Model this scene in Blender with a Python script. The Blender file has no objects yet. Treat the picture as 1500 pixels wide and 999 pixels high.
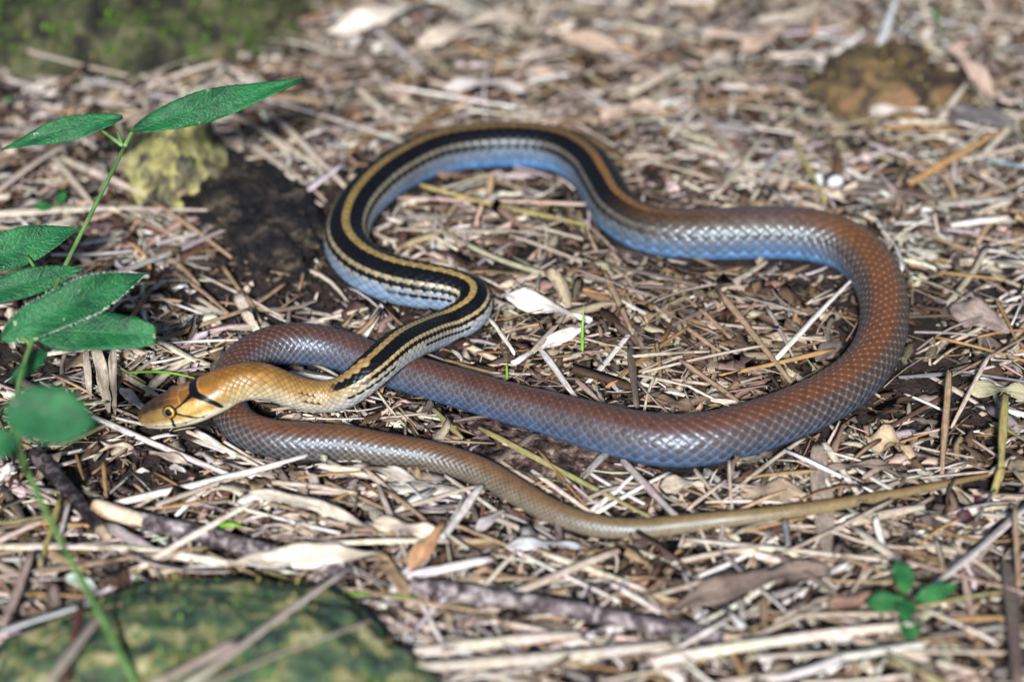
import bpy, math, random
import numpy as np
from mathutils import Vector

# ------------------------------------------------------------------ camera, sky, sun, exposure
scene = bpy.context.scene
col = scene.collection
PITCH = math.radians(35.0)
DIST, LENS, SENSOR = 1.11, 100.0, 36.0
cam_d = bpy.data.cameras.new("camera")
cam = bpy.data.objects.new("camera", cam_d)
col.objects.link(cam)
CAM = np.array([0.0, -DIST * math.cos(PITCH), DIST * math.sin(PITCH)])
cam.location = CAM
cam.rotation_euler = (math.pi / 2 - PITCH, 0, 0)
cam_d.lens = LENS
cam_d.sensor_width = SENSOR
cam_d.clip_start = 0.02
cam_d.clip_end = 60
cam_d.dof.use_dof = True
cam_d.dof.focus_distance = 1.072
cam_d.dof.aperture_fstop = 4.6
cam_d.dof.aperture_blades = 0
scene.camera = cam

SUN_EL, SUN_AZ = math.radians(34), math.radians(-4)     # azimuth from behind the camera, + to the right
world = bpy.data.worlds.new("World")
scene.world = world
world.use_nodes = True
wn = world.node_tree
bg = wn.nodes["Background"]
sky = wn.nodes.new("ShaderNodeTexSky")
sky.sky_type = 'NISHITA'
sky.sun_disc = False
sky.sun_elevation = SUN_EL
sky.sun_rotation = math.pi - SUN_AZ
sky.altitude = 200
wn.links.new(sky.outputs[0], bg.inputs[0])
bg.inputs[1].default_value = 0.05
sun_d = bpy.data.lights.new("sun", 'SUN')
sun = bpy.data.objects.new("sun", sun_d)
col.objects.link(sun)
sun_d.energy = 5.0
sun_d.angle = math.radians(5.0)
sun_d.color = (1.0, 0.982, 0.962)
sdir = Vector((math.sin(SUN_AZ) * math.cos(SUN_EL), -math.cos(SUN_AZ) * math.cos(SUN_EL), math.sin(SUN_EL)))
sun.rotation_euler = sdir.to_track_quat('Z', 'Y').to_euler()
sun.location = sdir * 3
scene.view_settings.view_transform = 'Standard'
scene.view_settings.look = 'None'
scene.view_settings.gamma = 1
scene.view_settings.exposure = 0.62
scene.cycles.use_denoising = True
scene.cycles.max_bounces = 6

# ------------------------------------------------------------------ helpers
R = np.random.default_rng(7)
random.seed(7)
MM = 0.001
RIGHT = np.array([1.0, 0, 0])
FWD = np.array([0, math.cos(PITCH), -math.sin(PITCH)])
UP = np.array([0, math.sin(PITCH), math.cos(PITCH)])
KPX = SENSOR / LENS / 1500.0


def ray(px, py):
    return FWD + RIGHT * ((px - 750) * KPX) - UP * ((py - 499.5) * KPX)


def ground_z(x, y):
    return 0.0018 * np.sin(x * 21 + 0.6) * np.cos(y * 17 - 0.4) + 0.0012 * np.sin(x * 43 + y * 31 + 1.0)


def at(px, py, z=0.0):
    """the point of the place at height z (m) above the ground, from where it shows in the photograph"""
    d = ray(px, py)
    zz = z
    for _ in range(5):
        t = (zz - CAM[2]) / d[2]
        p = CAM + d * t
        zz = z + ground_z(p[0], p[1])
    return p


def at_abs(px, py, z):
    d = ray(px, py)
    return CAM + d * ((z - CAM[2]) / d[2])


def mm_px(p):
    return float(np.dot(p - CAM, FWD)) * KPX


def hash3(ix, iy, iz, seed):
    n = (ix.astype(np.int64) * 374761393 + iy.astype(np.int64) * 668265263 + iz.astype(np.int64) * 2147483647 + seed * 1274126177)
    n = (n ^ (n >> 13)) * 1274126177
    n = n & 0x7fffffff
    n = (n ^ (n >> 16))
    return (n & 0xffff) / 65535.0


def vnoise(p, seed=0):
    """smooth value noise, p (n,3) -> 0..1"""
    f = np.floor(p)
    t = p - f
    t = t * t * (3 - 2 * t)
    f = f.astype(np.int64)
    out = 0
    for dx in (0, 1):
        for dy in (0, 1):
            for dz in (0, 1):
                w = (t[:, 0] if dx else 1 - t[:, 0]) * (t[:, 1] if dy else 1 - t[:, 1]) * (t[:, 2] if dz else 1 - t[:, 2])
                out = out + w * hash3(f[:, 0] + dx, f[:, 1] + dy, f[:, 2] + dz, seed)
    return out


def fbm(p, oct=4, seed=0):
    a, s, tot = 0.5, 0.0, 0.0
    for o in range(oct):
        s = s + a * vnoise(p * (2 ** o), seed + o * 17)
        tot += a
        a *= 0.5
    return s / tot


def make_mesh(name, verts, faces, mat, cols=None, uvs=None, smooth=True):
    """faces: list of index lists or an (n,4)/(n,3) array"""
    me = bpy.data.meshes.new(name)
    verts = np.asarray(verts, dtype=np.float32)
    if isinstance(faces, np.ndarray):
        k = faces.shape[1]
        me.vertices.add(len(verts))
        me.vertices.foreach_set("co", verts.ravel())
        me.loops.add(faces.size)
        me.loops.foreach_set("vertex_index", faces.astype(np.int32).ravel())
        me.polygons.add(len(faces))
        me.polygons.foreach_set("loop_start", np.arange(0, faces.size, k, dtype=np.int32))
        me.update(calc_edges=True)
        me.validate()
    else:
        me.from_pydata([tuple(v) for v in verts.tolist()], [], faces)
    if cols is not None:
        cols = np.asarray(cols, dtype=np.float32)
        if cols.shape[1] == 3:
            cols = np.concatenate([cols, np.ones((len(cols), 1), np.float32)], 1)
        a = me.color_attributes.new("Col", 'FLOAT_COLOR', 'POINT')
        a.data.foreach_set("color", cols.ravel())
    if uvs is not None:
        uvs = np.asarray(uvs, dtype=np.float32)
        li = np.empty(len(me.loops), dtype=np.int32)
        me.loops.foreach_get("vertex_index", li)
        ul = me.uv_layers.new(name="UVMap")
        ul.data.foreach_set("uv", uvs[li].ravel())
    if smooth:
        me.polygons.foreach_set("use_smooth", np.ones(len(me.polygons), dtype=bool))
    me.materials.append(mat)
    me.update()
    return me


def link(name, me, parent=None, loc=None):
    o = bpy.data.objects.new(name, me)
    col.objects.link(o)
    if parent is not None:
        o.parent = parent
    if loc is not None:
        o.location = loc
    return o


def tag(o, label=None, cat=None, group=None, kind=None):
    if label: o["label"] = label
    if cat: o["category"] = cat
    if group: o["group"] = group
    if kind: o["kind"] = kind
    return o


def empty(name, loc):
    o = bpy.data.objects.new(name, None)
    o.empty_display_size = 0.01
    col.objects.link(o)
    o.location = loc
    return o


def centred(name, V, F, mat, C=None, UV=None, parent=None, origin=None, smooth=True):
    """links a mesh with its origin at its own foot, or under a parent standing at `origin`"""
    V = np.asarray(V, dtype=float)
    if parent is None:
        o0 = np.array([(V[:, 0].min() + V[:, 0].max()) / 2, (V[:, 1].min() + V[:, 1].max()) / 2, V[:, 2].min()])
    else:
        o0 = np.asarray(origin, dtype=float)
    me = make_mesh(name, V - o0, F, mat, C, UV, smooth)
    return link(name, me, parent, None if parent is not None else o0)


# ------------------------------------------------------------------ materials
def new_mat(name):
    m = bpy.data.materials.new(name)
    m.use_nodes = True
    nt = m.node_tree
    return m, nt, nt.nodes["Principled BSDF"]


def nd(nt, kind, **kw):
    n = nt.nodes.new(kind)
    for k, v in kw.items():
        if hasattr(n, k):
            setattr(n, k, v)
        else:
            n.inputs[k].default_value = v
    return n


def ramp(nt, stops):
    r = nt.nodes.new("ShaderNodeValToRGB")
    e = r.color_ramp.elements
    while len(e) < len(stops):
        e.new(0.5)
    for el, (p, c) in zip(e, stops):
        el.position = p
        el.color = (*c, 1) if len(c) == 3 else c
    return r


def mixc(nt, kind, fac, a, b):
    m = nt.nodes.new("ShaderNodeMix")
    m.data_type = 'RGBA'
    m.blend_type = kind
    m.clamp_result = False
    for sock, v in ((m.inputs[0], fac), (m.inputs[6], a), (m.inputs[7], b)):
        if isinstance(v, bpy.types.NodeSocket):
            nt.links.new(v, sock)
        else:
            sock.default_value = v if not isinstance(v, tuple) or len(v) == 4 else (*v, 1)
    return m.outputs[2]


def fibre_mat(name, rough=0.62, spec=0.35, bump=0.0004, streak=0.5, translucent=0.0):
    m, nt, b = new_mat(name)
    L = nt.links.new
    at_ = nd(nt, "ShaderNodeVertexColor", layer_name="Col")
    uv = nd(nt, "ShaderNodeUVMap", uv_map="UVMap")
    mp = nd(nt, "ShaderNodeMapping")
    mp.inputs["Scale"].default_value = (0.14, 5.5, 1)
    L(uv.outputs[0], mp.inputs[0])
    n1 = nd(nt, "ShaderNodeTexNoise", Scale=1.0, Detail=3.0, Roughness=0.6)
    L(mp.outputs[0], n1.inputs["Vector"])
    r1 = ramp(nt, [(0.3, (1 - streak,) * 3), (0.5, (0.97,) * 3), (0.75, (1 + streak * 0.35,) * 3)])
    L(n1.outputs[0], r1.inputs[0])
    c1 = mixc(nt, 'MULTIPLY', 1.0, at_.outputs[0], r1.outputs[0])
    mp2 = nd(nt, "ShaderNodeMapping")
    mp2.inputs["Scale"].default_value = (0.35, 1.3, 1)
    L(uv.outputs[0], mp2.inputs[0])
    n2 = nd(nt, "ShaderNodeTexNoise", Scale=1.0, Detail=4.0, Roughness=0.65)
    L(mp2.outputs[0], n2.inputs["Vector"])
    r2 = ramp(nt, [(0.38, (0, 0, 0)), (0.30 + 0.42, (1, 1, 1))])
    L(n2.outputs[0], r2.inputs[0])
    st = mixc(nt, 'MULTIPLY', 1.0, c1, (0.62, 0.50, 0.42))
    c2 = mixc(nt, 'MIX', r2.outputs[0], c1, st)
    L(c2, b.inputs["Base Color"])
    b.inputs["Roughness"].default_value = rough
    b.inputs["Specular IOR Level"].default_value = spec
    bp = nd(nt, "ShaderNodeBump", Strength=0.7, Distance=bump)
    L(n1.outputs[0], bp.inputs["Height"])
    L(bp.outputs[0], b.inputs["Normal"])
    return m


M_STRAW = fibre_mat("dry_straw")
M_DEAD = fibre_mat("dead_leaf", rough=0.7, spec=0.25, streak=0.4)
M_BITS = fibre_mat("litter_bits", rough=0.75, spec=0.25, streak=0.35)

# soil
M_SOIL, nt, b = new_mat("damp_soil")
tc = nd(nt, "ShaderNodeTexCoord")
n1 = nd(nt, "ShaderNodeTexNoise", Scale=140.0, Detail=8.0, Roughness=0.75)
nt.links.new(tc.outputs["Object"], n1.inputs["Vector"])
r1 = ramp(nt, [(0.3, (0.006, 0.005, 0.006)), (0.48, (0.020, 0.013, 0.012)), (0.60, (0.055, 0.034, 0.027)), (0.72, (0.12, 0.085, 0.068))])
nt.links.new(n1.outputs[0], r1.inputs[0])
nt.links.new(r1.outputs[0], b.inputs["Base Color"])
n2 = nd(nt, "ShaderNodeTexNoise", Scale=500.0, Detail=6.0, Roughness=0.7)
nt.links.new(tc.outputs["Object"], n2.inputs["Vector"])
bp = nd(nt, "ShaderNodeBump", Strength=1.0, Distance=0.0025)
nt.links.new(n2.outputs[0], bp.inputs["Height"])
nt.links.new(bp.outputs[0], b.inputs["Normal"])
b.inputs["Roughness"].default_value = 0.55
b.inputs["Specular IOR Level"].default_value = 0.45


def rock_mat(name, stops, scale=70, bscale=260, bdist=0.001, rough=0.85, spots=None):
    m, nt, b = new_mat(name)
    tc = nd(nt, "ShaderNodeTexCoord")
    n1 = nd(nt, "ShaderNodeTexNoise", Scale=scale, Detail=5.0, Roughness=0.6, Distortion=0.6)
    nt.links.new(tc.outputs["Object"], n1.inputs["Vector"])
    r = ramp(nt, stops)
    nt.links.new(n1.outputs[0], r.inputs[0])
    c = r.outputs[0]
    if spots:
        n3 = nd(nt, "ShaderNodeTexNoise", Scale=scale * 2.3, Detail=3.0, Roughness=0.55)
        nt.links.new(tc.outputs["Object"], n3.inputs["Vector"])
        r3 = ramp(nt, [(0.56, (0, 0, 0)), (0.66, (1, 1, 1))])
        nt.links.new(n3.outputs[0], r3.inputs[0])
        c = mixc(nt, 'MIX', r3.outputs[0], c, spots)
    nt.links.new(c, b.inputs["Base Color"])
    n2 = nd(nt, "ShaderNodeTexNoise", Scale=bscale, Detail=6.0, Roughness=0.7)
    nt.links.new(tc.outputs["Object"], n2.inputs["Vector"])
    bp = nd(nt, "ShaderNodeBump", Strength=0.8, Distance=bdist)
    nt.links.new(n2.outputs[0], bp.inputs["Height"])
    nt.links.new(bp.outputs[0], b.inputs["Normal"])
    b.inputs["Roughness"].default_value = rough
    b.inputs["Specular IOR Level"].default_value = 0.3
    return m


M_MOSSROCK = rock_mat("mossy_rock", [(0.34, (0.022, 0.036, 0.034)), (0.44, (0.055, 0.090, 0.062)), (0.52, (0.11, 0.15, 0.072)), (0.58, (0.27, 0.25, 0.10)), (0.68, (0.46, 0.43, 0.27))], scale=95, bdist=0.002, spots=(0.045, 0.14, 0.045))
M_MOSSLOG = rock_mat("mossy_log", [(0.36, (0.008, 0.008, 0.008)), (0.46, (0.028, 0.028, 0.020)), (0.54, (0.065, 0.070, 0.030)), (0.66, (0.13, 0.125, 0.075))], scale=55, bdist=0.004, spots=(0.05, 0.10, 0.012))
M_LICHEN = rock_mat("lichen_rock", [(0.36, (0.03, 0.028, 0.026)), (0.45, (0.13, 0.12, 0.07)), (0.54, (0.34, 0.32, 0.11)), (0.72, (0.45, 0.43, 0.30))], scale=85, bdist=0.002)
M_DARKROCK = rock_mat("dark_rock", [(0.38, (0.004, 0.004, 0.006)), (0.5, (0.013, 0.011, 0.011)), (0.58, (0.045, 0.034, 0.025)), (0.70, (0.13, 0.11, 0.08))], scale=110, bdist=0.004, rough=0.5)
M_BROWNROCK = rock_mat("brown_rock", [(0.36, (0.018, 0.013, 0.013)), (0.46, (0.060, 0.036, 0.026)), (0.54, (0.13, 0.10, 0.045)), (0.66, (0.24, 0.13, 0.07))], scale=75, bdist=0.003)
M_FLATSTONE = rock_mat("knobby_stone", [(0.38, (0.012, 0.009, 0.010)), (0.47, (0.050, 0.030, 0.028)), (0.56, (0.12, 0.072, 0.058)), (0.68, (0.30, 0.26, 0.22))], scale=170, bscale=420, bdist=0.0014, rough=0.38)
M_BARK = rock_mat("twig_bark", [(0.36, (0.025, 0.019, 0.023)), (0.46, (0.095, 0.073, 0.080)), (0.54, (0.22, 0.185, 0.195)), (0.64, (0.46, 0.42, 0.43))], scale=260, bscale=600, bdist=0.0015, rough=0.55)
M_DARKBARK = rock_mat("dark_bark", [(0.38, (0.008, 0.006, 0.008)), (0.52, (0.028, 0.020, 0.022)), (0.62, (0.12, 0.10, 0.10))], scale=260, bscale=600, bdist=0.0015, rough=0.5)
M_PEELED = rock_mat("peeled_wood", [(0.38, (0.20, 0.12, 0.07)), (0.48, (0.44, 0.32, 0.21)), (0.62, (0.60, 0.50, 0.38))], scale=150, bscale=500, bdist=0.0004, rough=0.6)
M_PEBBLE = rock_mat("pale_pebble", [(0.3, (0.45, 0.5, 0.6)), (0.7, (0.7, 0.74, 0.8))], scale=150, rough=0.4)
M_BERRY = rock_mat("dark_seed", [(0.3, (0.03, 0.012, 0.02)), (0.7, (0.07, 0.03, 0.04))], scale=150, rough=0.45)


def leaf_mat(name, c_dark, c_light, vein, rough=0.5):
    m, nt, b = new_mat(name)
    L = nt.links.new
    uv = nd(nt, "ShaderNodeUVMap", uv_map="UVMap")
    sp = nd(nt, "ShaderNodeSeparateXYZ")
    L(uv.outputs[0], sp.inputs[0])
    # |v|: distance from the midrib (0) to the edge (1)
    av = nd(nt, "ShaderNodeMath", operation='ABSOLUTE'); L(sp.outputs[1], av.inputs[0])
    # side veins sweep towards the tip
    k = nd(nt, "ShaderNodeMath", operation='MULTIPLY'); L(av.outputs[0], k.inputs[0]); k.inputs[1].default_value = 0.16
    d = nd(nt, "ShaderNodeMath", operation='SUBTRACT'); L(sp.outputs[0], d.inputs[0]); L(k.outputs[0], d.inputs[1])
    f = nd(nt, "ShaderNodeMath", operation='MULTIPLY'); L(d.outputs[0], f.inputs[0]); f.inputs[1].default_value = 62.0
    s = nd(nt, "ShaderNodeMath", operation='SINE'); L(f.outputs[0], s.inputs[0])
    rv = ramp(nt, [(0.70, (0, 0, 0)), (1.0, (0.13, 0.13, 0.13))]); L(s.outputs[0], rv.inputs[0])
    rm = ramp(nt, [(0.0, (0.55, 0.55, 0.55)), (0.05, (0, 0, 0))]); L(av.outputs[0], rm.inputs[0])
    vv = nd(nt, "ShaderNodeMath", operation='MAXIMUM'); L(rv.outputs[0], vv.inputs[0]); L(rm.outputs[0], vv.inputs[1])
    tc = nd(nt, "ShaderNodeTexCoord")
    n1 = nd(nt, "ShaderNodeTexNoise", Scale=70.0, Detail=6.0, Roughness=0.7)
    L(tc.outputs["Object"], n1.inputs["Vector"])
    rr = ramp(nt, [(0.38, c_dark), (0.62, c_light)]); L(n1.outputs[0], rr.inputs[0])
    n4 = nd(nt, "ShaderNodeTexNoise", Scale=230.0, Detail=2.0)
    L(tc.outputs["Object"], n4.inputs["Vector"])
    r4 = ramp(nt, [(0.70, (0, 0, 0)), (0.74, (1, 1, 1))]); L(n4.outputs[0], r4.inputs[0])
    c = mixc(nt, 'MIX', vv.outputs[0], rr.outputs[0], vein)
    c = mixc(nt, 'MIX', r4.outputs[0], c, (0.30, 0.36, 0.24))
    L(c, b.inputs["Base Color"])
    b.inputs["Roughness"].default_value = rough
    b.inputs["Specular IOR Level"].default_value = 0.45
    n2 = nd(nt, "ShaderNodeTexNoise", Scale=900.0, Detail=3.0)
    L(tc.outputs["Object"], n2.inputs["Vector"])
    hs = nd(nt, "ShaderNodeMath", operation='MULTIPLY_ADD'); L(vv.outputs[0], hs.inputs[0]); hs.inputs[1].default_value = -0.8; L(n2.outputs[0], hs.inputs[2])
    bp = nd(nt, "ShaderNodeBump", Strength=0.8, Distance=0.0010); L(hs.outputs[0], bp.inputs["Height"])
    L(bp.outputs[0], b.inputs["Normal"])
    tr = nd(nt, "ShaderNodeBsdfTranslucent"); L(c, tr.inputs[0])
    ms = nd(nt, "ShaderNodeMixShader"); ms.inputs[0].default_value = 0.22
    L(b.outputs[0], ms.inputs[1]); L(tr.outputs[0], ms.inputs[2])
    L(ms.outputs[0], nt.nodes["Material Output"].inputs[0])
    return m


M_LEAF = leaf_mat("green_leaf", (0.004, 0.058, 0.022), (0.020, 0.165, 0.050), (0.05, 0.26, 0.11))
M_SPROUT = leaf_mat("seedling_leaf", (0.010, 0.10, 0.025), (0.028, 0.19, 0.045), (0.06, 0.26, 0.09), rough=0.6)
M_STEM, nt, b = new_mat("green_stem")
b.inputs["Base Color"].default_value = (0.09, 0.20, 0.055, 1); b.inputs["Roughness"].default_value = 0.5
tc = nd(nt, "ShaderNodeTexCoord"); n1 = nd(nt, "ShaderNodeTexNoise", Scale=120.0, Detail=3.0)
nt.links.new(tc.outputs["Object"], n1.inputs["Vector"])
r1 = ramp(nt, [(0.3, (0.05, 0.12, 0.03)), (0.7, (0.14, 0.26, 0.075))]); nt.links.new(n1.outputs[0], r1.inputs[0]); nt.links.new(r1.outputs[0], b.inputs["Base Color"])
M_GRASS, nt, b = new_mat("grass_blade")
tc = nd(nt, "ShaderNodeTexCoord"); n1 = nd(nt, "ShaderNodeTexNoise", Scale=150.0, Detail=3.0)
nt.links.new(tc.outputs["Object"], n1.inputs["Vector"])
r1 = ramp(nt, [(0.3, (0.09, 0.27, 0.015)), (0.7, (0.20, 0.42, 0.04))]); nt.links.new(n1.outputs[0], r1.inputs[0]); nt.links.new(r1.outputs[0], b.inputs["Base Color"])
b.inputs["Roughness"].default_value = 0.45

# snake skin
M_SKIN, nt, b = new_mat("snake_skin")
vc = nd(nt, "ShaderNodeVertexColor", layer_name="Col")
tc = nd(nt, "ShaderNodeTexCoord")
n1 = nd(nt, "ShaderNodeTexNoise", Scale=260.0, Detail=4.0, Roughness=0.65)
nt.links.new(tc.outputs["Object"], n1.inputs["Vector"])
r1 = ramp(nt, [(0.3, (0.80, 0.80, 0.80)), (0.7, (1.15, 1.15, 1.15))])
nt.links.new(n1.outputs[0], r1.inputs[0])
nt.links.new(mixc(nt, 'MULTIPLY', 1.0, vc.outputs[0], r1.outputs[0]), b.inputs["Base Color"])
b.inputs["Roughness"].default_value = 0.36
rr = ramp(nt, [(0.3, (0.31,) * 3), (0.7, (0.43,) * 3)])
nt.links.new(n1.outputs[0], rr.inputs[0])
nt.links.new(rr.outputs[0], b.inputs["Roughness"])
gm_ = nd(nt, "ShaderNodeMath", operation='MULTIPLY'); nt.links.new(vc.outputs["Alpha"], gm_.inputs[0]); gm_.inputs[1].default_value = 0.68
nt.links.new(gm_.outputs[0], b.inputs["Specular IOR Level"])
b.inputs["Specular Tint"].default_value = (0.66, 0.84, 1.0, 1)
n2 = nd(nt, "ShaderNodeTexNoise", Scale=1500.0, Detail=2.0)
nt.links.new(tc.outputs["Object"], n2.inputs["Vector"])
bp = nd(nt, "ShaderNodeBump", Strength=0.25, Distance=0.0001)
nt.links.new(n2.outputs[0], bp.inputs["Height"])
nt.links.new(bp.outputs[0], b.inputs["Normal"])


def flat_mat(name, c, rough=0.2, spec=0.5, coat=0.0):
    m, nt, b = new_mat(name)
    tc = nd(nt, "ShaderNodeTexCoord"); n1 = nd(nt, "ShaderNodeTexNoise", Scale=900.0, Detail=3.0)
    nt.links.new(tc.outputs["Object"], n1.inputs["Vector"])
    r1 = ramp(nt, [(0.3, tuple(x * 0.75 for x in c)), (0.7, tuple(min(1, x * 1.2) for x in c))])
    nt.links.new(n1.outputs[0], r1.inputs[0]); nt.links.new(r1.outputs[0], b.inputs["Base Color"])
    b.inputs["Roughness"].default_value = rough
    b.inputs["Specular IOR Level"].default_value = spec
    b.inputs["Coat Weight"].default_value = coat
    b.inputs["Coat Roughness"].default_value = 0.05
    return m


M_EYERIM = flat_mat("eye_rim", (0.03, 0.02, 0.012), 0.35)
M_IRIS = flat_mat("iris", (0.62, 0.36, 0.04), 0.25, 0.5, 0.6)
M_PUPIL = flat_mat("pupil", (0.003, 0.003, 0.012), 0.08, 0.6, 0.8)

# ------------------------------------------------------------------ ground
def build_ground():
    n = 380
    t = np.linspace(-1, 1, n)
    k = 0.36 * t + 3.64 * t ** 5
    gx, gy = np.meshgrid(k, k + 0.05, indexing='xy')
    x, y = gx.ravel(), gy.ravel()
    p = np.stack([x, y, np.zeros_like(x)], 1)
    z = ground_z(x, y) - 0.0012 + 0.0034 * (fbm(p * 70, 4, 3) - 0.5) + 0.0022 * (vnoise(p * 330, 9) - 0.5)
    V = np.stack([x, y, z], 1)
    i = np.arange(n * n).reshape(n, n)
    F = np.stack([i[:-1, :-1], i[:-1, 1:], i[1:, 1:], i[1:, :-1]], -1).reshape(-1, 4)
    o = link("ground", make_mesh("ground", V, F, M_SOIL))
    tag(o, "damp dark brown forest soil under the leaf litter", "ground", kind="structure")


build_ground()


# ------------------------------------------------------------------ rocks
def dome(name, c, rx, ry, h, mat, rot=0.0, amp=0.18, freq=2.2, seed=1, power=2.6, n=72, fine=0.04, parent=None, origin=None):
    """a stone: noisy superellipsoid dome sunk in the ground, c = centre on the ground"""
    th = np.linspace(0, 2 * np.pi, n, endpoint=False)
    ph = np.linspace(-0.5, 1.0, n // 2) * (np.pi / 2)
    T, P = np.meshgrid(th, ph)
    ct, stt = np.cos(T), np.sin(T)
    e = 2 / power
    cx = np.sign(ct) * np.abs(ct) ** e
    sy = np.sign(stt) * np.abs(stt) ** e
    cp = np.cos(P) ** e
    sp = np.sign(P) * np.abs(np.sin(P)) ** e
    x, y, z = cx * cp, sy * cp, sp
    q = np.stack([x.ravel(), y.ravel(), z.ravel()], 1)
    f = 1 + amp * 2 * (fbm(q * freq + seed * 7.3, 4, seed) - 0.5) + fine * 2 * (fbm(q * freq * 6 + seed, 3, seed + 5) - 0.5)
    q = q * f[:, None]
    X, Y = q[:, 0] * rx, q[:, 1] * ry
    V = np.stack([X * math.cos(rot) - Y * math.sin(rot) + c[0], X * math.sin(rot) + Y * math.cos(rot) + c[1], q[:, 2] * h + c[2]], 1)
    m = len(ph)
    i = np.arange(m * n).reshape(m, n)
    j = np.roll(i, -1, 1)
    F = np.stack([i[:-1], j[:-1], j[1:], i[1:]], -1).reshape(-1, 4)
    F = [list(f) for f in F.tolist()] + [list(range(n))[::-1]]
    return centred(name, V, F, mat, parent=parent, origin=origin), V


def moss_part(rock, V, count, size, colours, seed, parent_origin, zmin=-1):
    """short moss shoots standing on a rock: tiny pointed leaves in one mass"""
    r = np.random.default_rng(seed)
    ok = V[V[:, 2] > zmin]
    base = ok[r.integers(0, len(ok), count)] + r.normal(0, 0.0016, (count, 3)) * np.array([1, 1, 0.25])
    a = r.uniform(0, 2 * np.pi, count)
    lean = r.uniform(0.2, 0.9, count)
    L = size * r.uniform(0.5, 1.3, count)
    d = np.stack([np.cos(a) * lean, np.sin(a) * lean, np.ones(count)], 1)
    d /= np.linalg.norm(d, axis=1)[:, None]
    s = np.stack([-np.sin(a), np.cos(a), np.zeros(count)], 1) * (L * 0.22)[:, None]
    Vv = np.stack([base - d * 0.0006, base + d * (L * 0.5)[:, None] - s, base + d * L[:, None], base + d * (L * 0.5)[:, None] + s], 1).reshape(-1, 3)
    F = np.arange(count * 4).reshape(-1, 4)
    C = np.repeat(np.array(colours)[r.integers(0, len(colours), count)] * r.uniform(0.7, 1.3, (count, 1)), 4, 0)
    UV = np.repeat(r.uniform(0, 50, (count, 2)), 4, 0)
    o = centred("moss", Vv, F, M_BITS, C, UV, parent=rock, origin=parent_origin)
    o["kind"] = "stuff"
    return o


def rock_thing(name, label, cat, px, py, rx, ry, h, mat, **kw):
    moss = kw.pop("moss", None)
    sink = kw.pop("sink", 0.0)
    c = at(px, py, -sink)
    o, V = dome(name, c, rx, ry, h, mat, **kw)
    tag(o, label, cat)
    if moss:
        moss_part(o, V, moss[0], moss[1], moss[2], 11, np.array(o.location), c[2] + h * 0.25)
    return o


GREENS = [(0.05, 0.13, 0.02), (0.09, 0.19, 0.03), (0.20, 0.20, 0.05), (0.03, 0.08, 0.03), (0.28, 0.23, 0.08)]
rock_thing("mossy_rock", "low rounded rock covered in green and yellow moss in front of the bark twig", "rock", 285, 1056, 0.080, 0.060, 0.024, M_MOSSROCK, seed=3, amp=0.16, power=2.15, fine=0.08, n=110, moss=(900, 0.0024, GREENS))
rock_thing("mossy_log", "dark log end overgrown with green moss behind the tall leafy vine", "log", 190, 18, 0.084, 0.062, 0.036, M_MOSSLOG, seed=5, amp=0.34, freq=2.2, fine=0.12, power=2.0, moss=(1800, 0.0042, [(0.05, 0.12, 0.010), (0.08, 0.17, 0.015), (0.03, 0.06, 0.012), (0.11, 0.12, 0.04)]))
rock_thing("lichen_rock", "small rock crusted with yellow lichen behind the vine", "rock", 258, 262, 0.021, 0.030, 0.025, M_LICHEN, seed=8, amp=0.38, freq=2.0, fine=0.12, power=2.1)
rock_thing("dark_rock", "dark weathered grey rock beside the lichen crusted rock", "rock", 372, 318, 0.024, 0.052, 0.014, M_DARKROCK, rot=math.radians(28), seed=11, amp=0.35, freq=2.4, fine=0.16, n=110, power=2.0)
rock_thing("brown_rock", "flat brown rock with mossy patch behind the snake's far bend", "rock", 1300, 132, 0.034, 0.034, 0.013, M_BROWNROCK, seed=14, amp=0.4, freq=2.4, fine=0.12, power=2.0, moss=(150, 0.003, [(0.16, 0.15, 0.04), (0.12, 0.13, 0.03), (0.2, 0.13, 0.05)]))
rock_thing("knobby_stone", "flat knobby purplish brown stone between the snake's body and its tail", "stone", 800, 655, 0.038, 0.030, 0.0035, M_FLATSTONE, seed=17, amp=0.3, freq=3.4, fine=0.45, n=150, sink=0.0005)


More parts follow.
